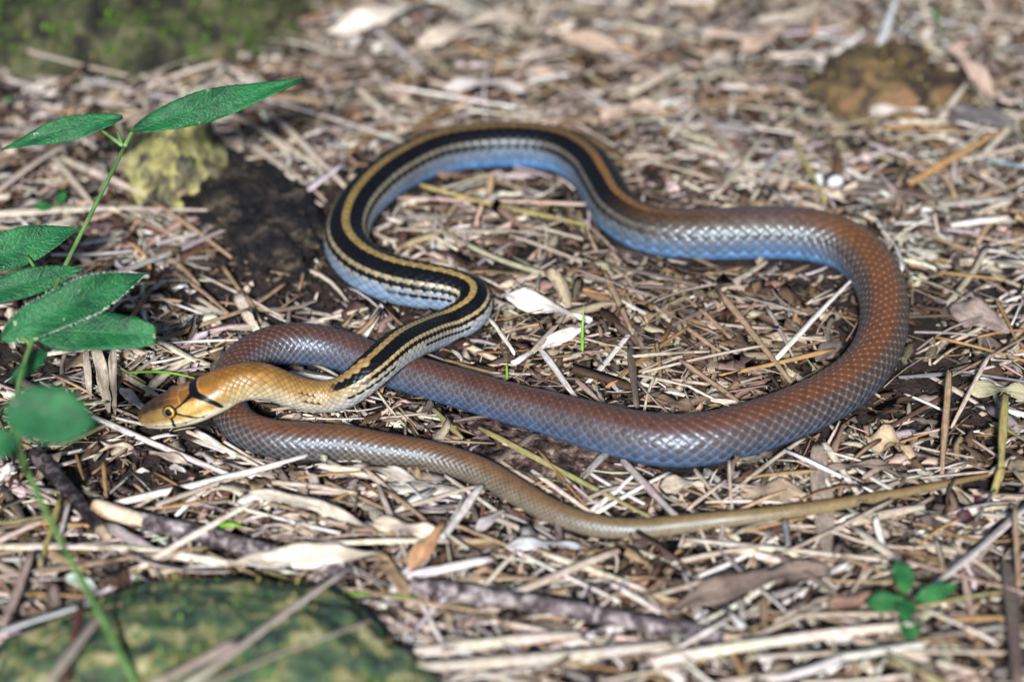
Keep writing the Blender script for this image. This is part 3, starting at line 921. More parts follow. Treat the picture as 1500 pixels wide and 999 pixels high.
# ------------------------------------------------------------------ twigs
def twig(label, pts, w0, w1, mat, ends, seed, knots=()):
    P = px_path(pts)
    base = np.array([P[:, 0].mean(), P[:, 1].mean(), 0.0])
    root = empty("twig", base)
    tag(root, label, "twig")
    k = mm_px(P[0])
    tube("bark", P, w0 / 2 * k, w1 / 2 * k, mat, n=60, K=14, noise=0.17, freq=150, parent=root, origin=base, seed=seed, knots=knots)
    for (a, b_, w, m, nm) in ends:
        tube(nm, px_path([a, b_]), w / 2 * k, w / 2 * k * 0.82, m, n=14, K=12, noise=0.12, parent=root, origin=base, seed=seed + 3)
    return root


twig("dark bark twig with a broken tan end pointing at the peeled twig", [(52, 664, 5), (90, 706, 4), (148, 776, 3.5)], 25, 19, M_DARKBARK, [((147, 775, 3.5), (158, 790, 3), 18, M_PEELED, "broken_end")], 2, ((0.6, 0.15),))
twig("grey bark twig with one end peeled to pale wood, under the wide white leaf blade", [(205, 762, 4), (290, 781, 4), (360, 800, 4), (430, 818, 3.5), (505, 832, 3)], 26, 24, M_BARK, [((138, 742, 5), (212, 764, 4.2), 27, M_PEELED, "peeled_end")], 5, ((0.35, 0.14), (0.75, 0.1)))
twig("long speckled purple grey twig lying in front of the snake's tail", [(602, 857, 4), (700, 872, 4), (800, 885, 4), (900, 906, 3.5), (990, 920, 3.5), (1062, 935, 3)], 27, 23, M_BARK, [((1058, 934, 3), (1092, 941, 3), 20, M_PEELED, "broken_end")], 9, ((0.2, 0.12), (0.55, 0.1), (0.8, 0.12)))


# ------------------------------------------------------------------ leaves
def leaf_arrays(base, tip, width, up=(0, 0, 1.0), fold=0.25, bend=0.1, nU=22, nV=8, shape='lance', serr=0.0, wave=0.03, rng=R, torn=0.0, thick=0.00025):
    base, tip = np.asarray(base, float), np.asarray(tip, float)
    ax = tip - base
    ln = np.linalg.norm(ax); T = ax / ln
    up = np.asarray(up, float); side = np.cross(T, up); side /= np.linalg.norm(side); nrm = np.cross(side, T)
    u = np.linspace(0, 1, nU)
    if shape == 'lance':
        prof = np.interp(u, [0, .04, .12, .25, .42, .6, .78, .9, 1], [.10, .38, .70, .93, 1, .90, .60, .30, .015])
    elif shape == 'oval':
        prof = np.interp(u, [0, .05, .2, .45, .7, .88, 1], [.08, .40, .85, 1, .85, .5, .02])
    elif shape == 'strip':
        prof = np.interp(u, [0, .08, .3, .7, .93, 1], [.35, .75, 1, .9, .55, .12])
    else:
        prof = np.interp(u, [0, .1, .3, .6, .85, 1], [.45, .8, 1, .95, .7, .35])
    prof = smooth1(prof, 1)
    v = np.linspace(-1, 1, nV + 1)
    Ug, Vg = np.meshgrid(u, v, indexing='ij')
    hw = prof[:, None] * width / 2 * np.ones_like(Vg)
    if serr:
        hw = hw * (1 + serr * np.where(np.abs(Vg) > 0.9, np.mod(Ug * nU * 0.5, 1.0) - 0.5, 0))
    if torn:
        q = np.stack([(Ug * 8).ravel(), (np.sign(Vg) * 4.3 + 2).ravel(), np.full(Ug.size, rng.uniform(0, 90))], 1)
        hw = hw * (1 - torn * (vnoise(q, 3).reshape(Ug.shape)))
    z = fold * np.abs(Vg) * hw + wave * ln * np.sin(Ug * rng.uniform(7, 11) + Vg * 1.4 + rng.uniform(0, 6)) * np.abs(Vg) + bend * ln * (4 * Ug * (1 - Ug))
    Pm = base + T * (Ug * ln)[..., None] + side * (Vg * hw)[..., None] + nrm * z[..., None]
    top = Pm.reshape(-1, 3)
    n_ = len(top)
    th = (thick * (1 - np.abs(Vg) ** 4) + 0.00003).reshape(-1, 1)
    bot = top - nrm * th
    V = np.vstack([top, bot])
    i = np.arange(n_).reshape(nU, nV + 1)
    Ft = np.stack([i[:-1, :-1], i[:-1, 1:], i[1:, 1:], i[1:, :-1]], -1).reshape(-1, 4)
    Fb = Ft[:, ::-1] + n_
    rimi = np.r_[i[:, 0], i[-1, 1:], i[::-1, -1][1:], i[0, ::-1][1:-1]]
    rj = np.roll(rimi, -1)
    Fr = np.stack([rimi, rj, rj + n_, rimi + n_], -1)
    UV = np.stack([Ug.ravel(), Vg.ravel()], 1)
    return V, np.vstack([Ft, Fb, Fr]), np.vstack([UV, UV]), ln


def green_leaf(name, a, b_, w_px, parent, origin, mat=M_LEAF, label=None, **kw):
    base, tip = at_abs(a[0], a[1], a[2] * MM), at_abs(b_[0], b_[1], b_[2] * MM)
    w = w_px * mm_px(base)
    V, F, UV, ln = leaf_arrays(base, tip, w, **kw)
    o = centred(name, V, F, mat, None, UV, parent=parent, origin=origin)
    if label: o["label"] = label
    return o


def dead_leaf(label, a, b_, w_px, colour, group=None, z=(3, 3), shape='oval', fold=0.2, bend=0.08, torn=0.45, wave=0.05, up=(0, -0.25, 1.0), var=0.12, name="dead_leaf", seed=None):
    rng = np.random.default_rng(seed if seed is not None else int(a[0] * 7 + a[1]))
    base, tip = at(a[0], a[1], (z[0] + 1.5) * MM), at(b_[0], b_[1], (z[1] + 1.5) * MM)
    w = w_px * mm_px(base)
    V, F, UV, ln = leaf_arrays(base, tip, w, up=up, fold=fold, bend=bend, shape=shape, torn=torn, wave=wave, rng=rng, nU=18, nV=6, thick=0.0003)
    C = np.tile(np.array(COL[colour] if isinstance(colour, str) else colour) * (1 + rng.normal(0, var)), (len(V), 1))
    q = fbm(V * 160, 3, 7)[:, None]
    C = np.clip(C * (0.35 + 1.3 * q), 0.004, 0.8)
    V[:, 2] += (fbm(np.c_[V[:, 0] * 190, V[:, 1] * 190, np.full(len(V), a[0] * 0.37)], 2, 6) - 0.5) * min(0.34 * w, 0.004)
    UV2 = np.stack([UV[:, 0] * ln / MM + rng.uniform(0, 300), UV[:, 1] * w / 0.0022 * 0.5 + rng.uniform(0, 99)], 1)
    g = ground_z(V[:, 0], V[:, 1]) + 0.0006
    V[:, 2] = np.maximum(V[:, 2], g)
    o = centred(name, V, F, M_DEAD, C, UV2)
    tag(o, label, "leaf", group)
    return o


# vine on the left: one plant, its stem leaning back over the litter
root_p = at(290, 1180, 0)
vine = empty("leafy_vine", root_p)
tag(vine, "tall green vine with narrow pointed leaves leaning beside the snake's head", "plant")
VST = [(290, 1180, 0), (200, 1000, 32), (142, 892, 36), (78, 772, 40), (36, 692, 44), (16, 628, 46), (14, 572, 47), (46, 505, 48), (72, 434, 50), (106, 366, 56), (146, 290, 64), (182, 216, 72)]
vp = np.array([at_abs(x, y, z * MM) for x, y, z in VST])
tube("stem", vp, 0.0012, 0.0008, M_STEM, n=70, K=8, noise=0.06, parent=vine, origin=root_p, seed=4)
tube("petiole", np.array([at_abs(182, 216, 72 * MM), at_abs(196, 188, 76 * MM)]), 0.0010, 0.0007, M_STEM, n=6, K=8, parent=vine, origin=root_p)
tube("petiole", np.array([at_abs(180, 214, 72 * MM), at_abs(150, 192, 74 * MM)]), 0.0009, 0.0006, M_STEM, n=6, K=8, parent=vine, origin=root_p)
tube("petiole", np.array([at_abs(178, 212, 72 * MM), at_abs(172, 190, 75 * MM)]), 0.0008, 0.0003, M_STEM, n=6, K=8, parent=vine, origin=root_p)
tube("petiole", np.array([at_abs(68, 420, 51 * MM), at_abs(40, 375, 54 * MM)]), 0.0008, 0.0006, M_STEM, n=6, K=8, parent=vine, origin=root_p)
tube("petiole", np.array([at_abs(72, 434, 50 * MM), at_abs(66, 424, 51 * MM)]), 0.0008, 0.0006, M_STEM, n=6, K=8, parent=vine, origin=root_p)
tube("petiole", np.array([at_abs(46, 505, 48 * MM), at_abs(30, 492, 49 * MM)]), 0.0009, 0.0007, M_STEM, n=6, K=8, parent=vine, origin=root_p)
tube("petiole", np.array([at_abs(50, 498, 48 * MM), at_abs(66, 488, 48 * MM)]), 0.0009, 0.0007, M_STEM, n=6, K=8, parent=vine, origin=root_p)
tube("petiole", np.array([at_abs(36, 692, 44 * MM), at_abs(30, 668, 60 * MM), at_abs(24, 640, 84 * MM)]), 0.0009, 0.0006, M_STEM, n=8, K=8, parent=vine, origin=root_p)
LV = dict(parent=vine, origin=root_p)
green_leaf("leaf", (190, 192, 76), (446, 117, 84), 46, up=(0.1, -0.70, 0.70), bend=0.035, fold=0.18, nU=44, serr=0.06, **LV)
green_leaf("leaf", (180, 172, 75), (2, 219, 68), 36, up=(0.0, -0.66, 0.74), bend=0.05, fold=0.2, nU=40, serr=0.06, **LV)
green_leaf("leaf", (-60, 398, 52), (119, 333, 57), 58, up=(0.15, -0.62, 0.75), bend=0.04, fold=0.25, nU=40, serr=0.06, **LV)
green_leaf("leaf", (-60, 448, 50), (127, 391, 55), 44, up=(0.15, -0.55, 0.8), bend=0.03, fold=0.2, nU=40, serr=0.06, **LV)
big_leaf = green_leaf("leaf", (2, 496, 49), (218, 399, 58), 62, up=(0.25, -0.55, 0.72), bend=0.05, fold=0.35, nU=70, nV=10, serr=0.12, label="large leaf with a finely toothed hairy edge", **LV)
M_HAIR = flat_mat("leaf_hair", (0.45, 0.55, 0.45), 0.5)


def leaf_hairs(leaf, nU, nV, count):
    """fine pale hairs along both edges of a leaf"""
    me = leaf.data
    co = np.array([v.co for v in me.vertices])[:nU * (nV + 1)].reshape(nU, nV + 1, 3)
    rg = np.random.default_rng(3)
    V, F = [], []
    for e_, i_ in ((0, 1), (nV, nV - 1)):
        for f in rg.uniform(0.03, 0.97, count):
            k = f * (nU - 1); i = int(k); t = k - i
            p = co[i, e_] * (1 - t) + co[i + 1, e_] * t
            q = co[i, i_] * (1 - t) + co[i + 1, i_] * t
            d = p - q; d /= np.linalg.norm(d) + 1e-9
            ax = co[i + 1, e_] - co[i, e_]; ax /= np.linalg.norm(ax) + 1e-9
            d = d + ax * rg.uniform(-0.1, 0.5) + np.array([0, 0, rg.uniform(0, 0.7)]); d /= np.linalg.norm(d)
            L_ = rg.uniform(0.0007, 0.0016)
            n = len(V)
            V += [p - d * 0.0002 - ax * 0.00011, p - d * 0.0002 + ax * 0.00011, p - d * 0.0002 + np.array([0, 0, 0.0002]), p + d * L_]
            F += [[n, n + 1, n + 3], [n + 1, n + 2, n + 3], [n + 2, n, n + 3]]
    o = link("hair", make_mesh("hair", np.array(V), F, M_HAIR), leaf)
    o["kind"] = "stuff"


leaf_hairs(big_leaf, 70, 10, 170)
green_leaf("leaf", (58, 486, 47), (228, 492, 47), 66, up=(-0.1, -0.52, 0.8), bend=0.03, fold=0.22, nU=40, shape='blunt', serr=0.08, label="broad leaf with a blunt tip", **LV)
green_leaf("leaf", (66, 512, 40), (14, 560, 42), 26, up=(0.5, -0.6, 0.5), bend=0.03, fold=0.3, **LV)
green_leaf("leaf", (6, 600, 98), (140, 622, 92), 92, up=(0.0, -0.6, 0.75), bend=0.05, fold=0.2, shape='oval', serr=0.04, **LV)
green_leaf("leaf", (24, 640, 84), (-40, 668, 82), 48, up=(0.0, -0.6, 0.75), bend=0.05, fold=0.2, **LV)


def seedling(label, pts, leaves, group=None, cat="seedling", mat=M_SPROUT):
    b0 = at(*pts[0][:2])
    root = empty("seedling", b0)
    tag(root, label, cat, group)
    P = np.array([b0 - np.array([0, 0, 0.002])] + [at(x, y, z * MM) for x, y, z in pts])
    tube("stem", P, 0.0007, 0.0005, M_STEM, n=10, K=7, parent=root, origin=b0)
    for a, b_, w in leaves:
        za, zb = a[2], b_[2]
        A, B = at(a[0], a[1], za * MM), at(b_[0], b_[1], zb * MM)
        V, F, UV, ln = leaf_arrays(A, B, w * mm_px(A), up=(0.1, -0.5, 0.8), fold=0.2, bend=0.06, shape='oval', serr=0.55, nU=17, nV=6, wave=0.06)
        centred("leaf", V, F, mat, None, UV, parent=root, origin=b0)
    return root


seedling("young green seedling with toothed leaves among straw in front of the snake's tail tip", [(1335, 925, 0), (1332, 905, 6), (1330, 882, 12)],
         [((1328, 868, 13), (1316, 822, 17), 34), ((1340, 878, 12), (1402, 858, 14), 26), ((1330, 884, 12), (1266, 882, 11), 32), ((1326, 880, 14), (1328, 908, 14), 34), ((1334, 905, 7), (1328, 938, 6), 30), ((1338, 925, 3), (1364, 950, 2.5), 20)])
seedling("tiny bright green sprout on the pale straw behind the vine", [(82, 312, 0), (82, 306, 4), (84, 300, 7)],
         [((80, 304, 6), (46, 303, 8), 15), ((84, 300, 7), (94, 280, 9), 14), ((86, 306, 5), (106, 312, 5), 14)])
seedling("small dark green sprout at the foot of the mossy log", [(424, 24, 0), (424, 18, 5)], [((424, 20, 4), (410, 12, 7), 14), ((424, 20, 4), (440, 16, 7), 15)])
seedling("small green sprout behind the flat brown rock", [(1382, 62, 0), (1378, 45, 8), (1374, 25, 15)], [((1376, 32, 12), (1366, 12, 18), 8), ((1380, 50, 6), (1396, 64, 3), 8)])
seedling("tiny green leaf sprout beside the dark stick behind the vine", [(8, 150, 0), (8, 146, 4)], [((2, 150, 3), (18, 146, 5), 10)])


def grass(label, pts, w):
    o = blade("grass_blade", px_path(pts), w * MM, (1, 1, 1), mat=M_GRASS, taper=(0.7, 0.12), wob=0.004, tear=0.0002, curl=0.3)
    tag(o, label, "grass blade")


grass("thin bright green grass blade arching beside the snake's head", [(186, 546, 4), (230, 546, 7), (262, 549, 8), (294, 557, 7)], 1.1)
grass("short upright green grass shoot beside the broad white blade", [(853, 518, 0), (853, 484, 9), (855, 446, 18)], 1.2)
grass("tiny green grass shoot touching the snake's back", [(743, 558, 0), (742, 530, 8)], 1.0)
grass("flat green grass blade crossing under the start of the speckled twig", [(490, 874, 3), (550, 870, 4), (612, 876, 3)], 1.1)
grass("small green blade lying by the peeled twig", [(322, 770, 3), (338, 767, 5), (356, 772, 3)], 1.8)

# ------------------------------------------------------------------ dead leaves one can pick out
D = dead_leaf
D("curled grey leaf standing on the litter beside the snake's outer bend", (1393, 448), (1478, 486), 50, (.30, .25, .23), z=(4, 5), bend=0.10, torn=0.15, up=(0.1, -0.7, 0.7))
D("broad white torn blade lying inside the snake's big loop", (724, 430), (868, 472), 34, 'white', z=(5, 4), shape='lance', torn=0.25, bend=0.02)
D("pale strip with a bent end lying inside the snake's big loop", (750, 533), (868, 474), 20, 'white', z=(3, 6), shape='strip', torn=0.2, bend=0.03)
D("wide white leaf blade lying over the peeled twig", (340, 824), (560, 810), 44, (.78, .71, .60), z=(7, 9), shape='lance', torn=0.1, bend=0.02, wave=0.02)
D("wide upright pale bamboo sheath under the snake's tail", (1198, 648), (1212, 818), 34, (.42, .36, .31), z=(3, 3), shape='strip', torn=0.12, bend=0.0, wave=0.01, fold=0.1)
D("large taupe leaf lying in front of the snake's tail", (980, 894), (1218, 834), 46, 'taupe', z=(3, 3), shape='oval', torn=0.2, fold=0.3, wave=0.03)
D("reddish brown leaf lying beside the green seedling", (1212, 888), (1320, 884), 40, (.21, .13, .10), z=(3, 4), shape='oval', torn=0.5, fold=0.4)
D("dull slate grey leaf behind the snake's outer bend", (1376, 172), (1488, 182), 52, (.15, .145, .15), z=(4, 4), torn=0.3)
D("pinkish folded leaf leaning on the flat brown rock", (1386, 72), (1456, 146), 36, 'pink', z=(8, 3), torn=0.3, fold=0.5)
D("crumpled beige leaf between the snake's body and its tail, next to the upright sheath", (1084, 718), (1186, 722), 46, (.36, .29, .21), z=(3, 4), torn=0.5, fold=-0.5, wave=0.14, bend=0.10)
D("pale skeleton leaf with holes between the snake's body and tail", (966, 714), (1032, 712), 44, (.52, .47, .38), z=(3, 4), torn=0.7, wave=0.15)
D("torn buff leaf beside the snake's lower bend", (1262, 640), (1340, 668), 42, (.40, .32, .22), z=(2, 5), torn=0.6, wave=0.14)
D("greenish beige leaf under the blue grey stem", (1412, 572), (1512, 580), 36, (.36, .36, .24), z=(2, 3), torn=0.4, wave=0.08)
D("taupe blade pointing away from the upright sheath", (1212, 686), (1326, 686), 15, 'taupe', z=(4, 4), shape='lance', torn=0.1)
D("brown lobed leaf scrap inside the snake's big loop", (960, 588), (1018, 600), 30, (.20, .14, .10), z=(2, 3), torn=0.6, wave=0.1)
D("dark grey leaf scrap touching the snake's inner bend", (1196, 528), (1232, 500), 30, (.14, .125, .12), z=(3, 4), torn=0.2)
D("grey spoon-shaped leaf beside the tail's bend", (696, 780), (740, 748), 19, (.30, .28, .29), z=(4, 8), shape='lance', torn=0.1)
D("orange brown curled leaf standing in the straw at the start of the speckled twig", (597, 846), (652, 770), 30, (.40, .24, .14), z=(3, 9), shape='lance', torn=0.15, fold=0.7)
D("brown and grey blade leaning on the start of the speckled twig", (600, 876), (544, 804), 26, (.26, .19, .12), z=(3, 6), shape='lance', torn=0.15)
D("wide tan sheath piece beside the orange brown curled leaf", (545, 766), (660, 794), 27, 'beige', z=(6, 6), shape='strip', torn=0.15)
D("bluish white blade in the straw below the tail's bend", (742, 800), (850, 802), 18, 'bluish', z=(6, 6), shape='lance', torn=0.15)
D("wide pale sheath with a tapering tip beside the peeled twig", (364, 722), (548, 776), 24, 'ivory', z=(7, 6), shape='lance', torn=0.1, wave=0.015)
D("ragged pale sheath hanging under the vine's broad leaf", (140, 508), (160, 602), 24, (.44, .40, .33), z=(13, 4), shape='strip', torn=0.5, fold=0.4)
D("narrow ragged sheath beside the hanging one under the vine", (166, 506), (168, 606), 13, (.48, .43, .35), z=(13, 3), shape='strip', torn=0.3, fold=0.5)
D("short ragged sheath strip behind the hanging one under the vine", (126, 512), (132, 584), 13, (.36, .32, .27), z=(12, 3), shape='strip', torn=0.3)
D("bluish pale blade tucked beside the snake's snout", (174, 568), (212, 602), 17, (.46, .45, .43), z=(6, 3), shape='strip', torn=0.15)
D("pinkish beige sheath flake in front of the snake's snout", (128, 656), (196, 656), 17, (.50, .41, .33), z=(4, 3), shape='strip', torn=0.4)
D("pale flake with a pointed end below the snake's jaw", (218, 662), (282, 684), 16, 'beige', z=(3, 3), shape='lance', torn=0.2)
D("tiny white chip on the dark soil below the snake's jaw", (198, 690), (218, 690), 10, (.72, .70, .66), z=(2, 3), torn=0.3)
D("bluish white chip on the dark soil beside the long straight straw", (248, 684), (272, 690), 13, (.55, .57, .58), z=(2, 3), torn=0.3)
D("dull brown leaf on the soil beside the dark twig", (56, 706), (92, 660), 26, (.24, .20, .16), z=(2, 5), torn=0.5)
D("pale bluish green leaf scrap beside the mossy rock", (96, 846), (144, 864), 26, (.36, .44, .40), z=(6, 4), shape='lance', torn=0.2)
D("white leaf blade lying against the tail behind the grey leaf", (518, 684), (632, 712), 20, (.58, .54, .50), z=(4, 3), shape='lance', torn=0.15)
D("pale brown leaf with a pointed tip at the snake's upper body", (1086, 78), (1150, 40), 40, (.36, .28, .23), z=(4, 8), torn=0.3)
D("light pinkish leaf among the straw behind the snake's far arch", (880, 168), (980, 160), 34, (.46, .37, .30), z=(5, 5), shape='lance', torn=0.3)
D("pale grey split leaf behind the snake's far arch", (650, 132), (772, 134), 24, (.42, .40, .39), z=(7, 5), shape='lance', torn=0.2, bend=0.12)
D("large pale blade lying far behind the snake's far arch", (478, 54), (664, 4), 36, (.50, .46, .42), z=(5, 7), shape='lance', torn=0.2)
D("broad beige blade beside the largest pale blade", (612, 66), (778, 26), 34, (.46, .41, .35), z=(5, 5), shape='lance', torn=0.2)
D("broad pinkish beige blade behind the snake's far arch", (792, 56), (938, 84), 28, (.48, .38, .30), z=(5, 5), shape='lance', torn=0.2)
D("round grey leaf scrap behind the snake's body", (1030, 96), (1080, 84), 30, (.40, .35, .31), z=(4, 5), torn=0.4)
D("pale flat leaf at the feet of the brown rock", (1260, 168), (1360, 166), 17, (.50, .46, .42), z=(4, 4), shape='strip', torn=0.2)
D("buff leaf scrap in the corner past the tail tip", (1484, 676), (1508, 712), 34, (.42, .36, .25), z=(3, 4), torn=0.2)


def pebble(name, label, px, py, rx, ry, h, mat, cat, group=None, seed=1):
    o, V = dome(name, at(px, py, 0.0012), rx * MM, ry * MM, h * MM, mat, amp=0.1, freq=1.2, seed=seed, power=2.0, n=28, fine=0.02)
    tag(o, label, cat, group)


pebble("pebble", "small bluish white pebble on the straw behind the snake's body", 1197, 266, 2.8, 2.8, 3.2, M_PEBBLE, "pebble", "white pebbles behind the snake", 2)
pebble("pebble", "small bluish white pebble on the straw behind the snake's body", 1224, 268, 3.6, 2.8, 3.4, M_PEBBLE, "pebble", "white pebbles behind the snake", 5)
pebble("seed", "dark purple seed on the soil just below the tail tip", 1436, 733, 3.0, 3.2, 5.5, M_BERRY, "seed", None, 3)
pebble("seed", "dark purple seed farther below the tail tip, half buried in straw", 1410, 762, 3.6, 3.2, 5.0, M_BERRY, "seed", None, 6)

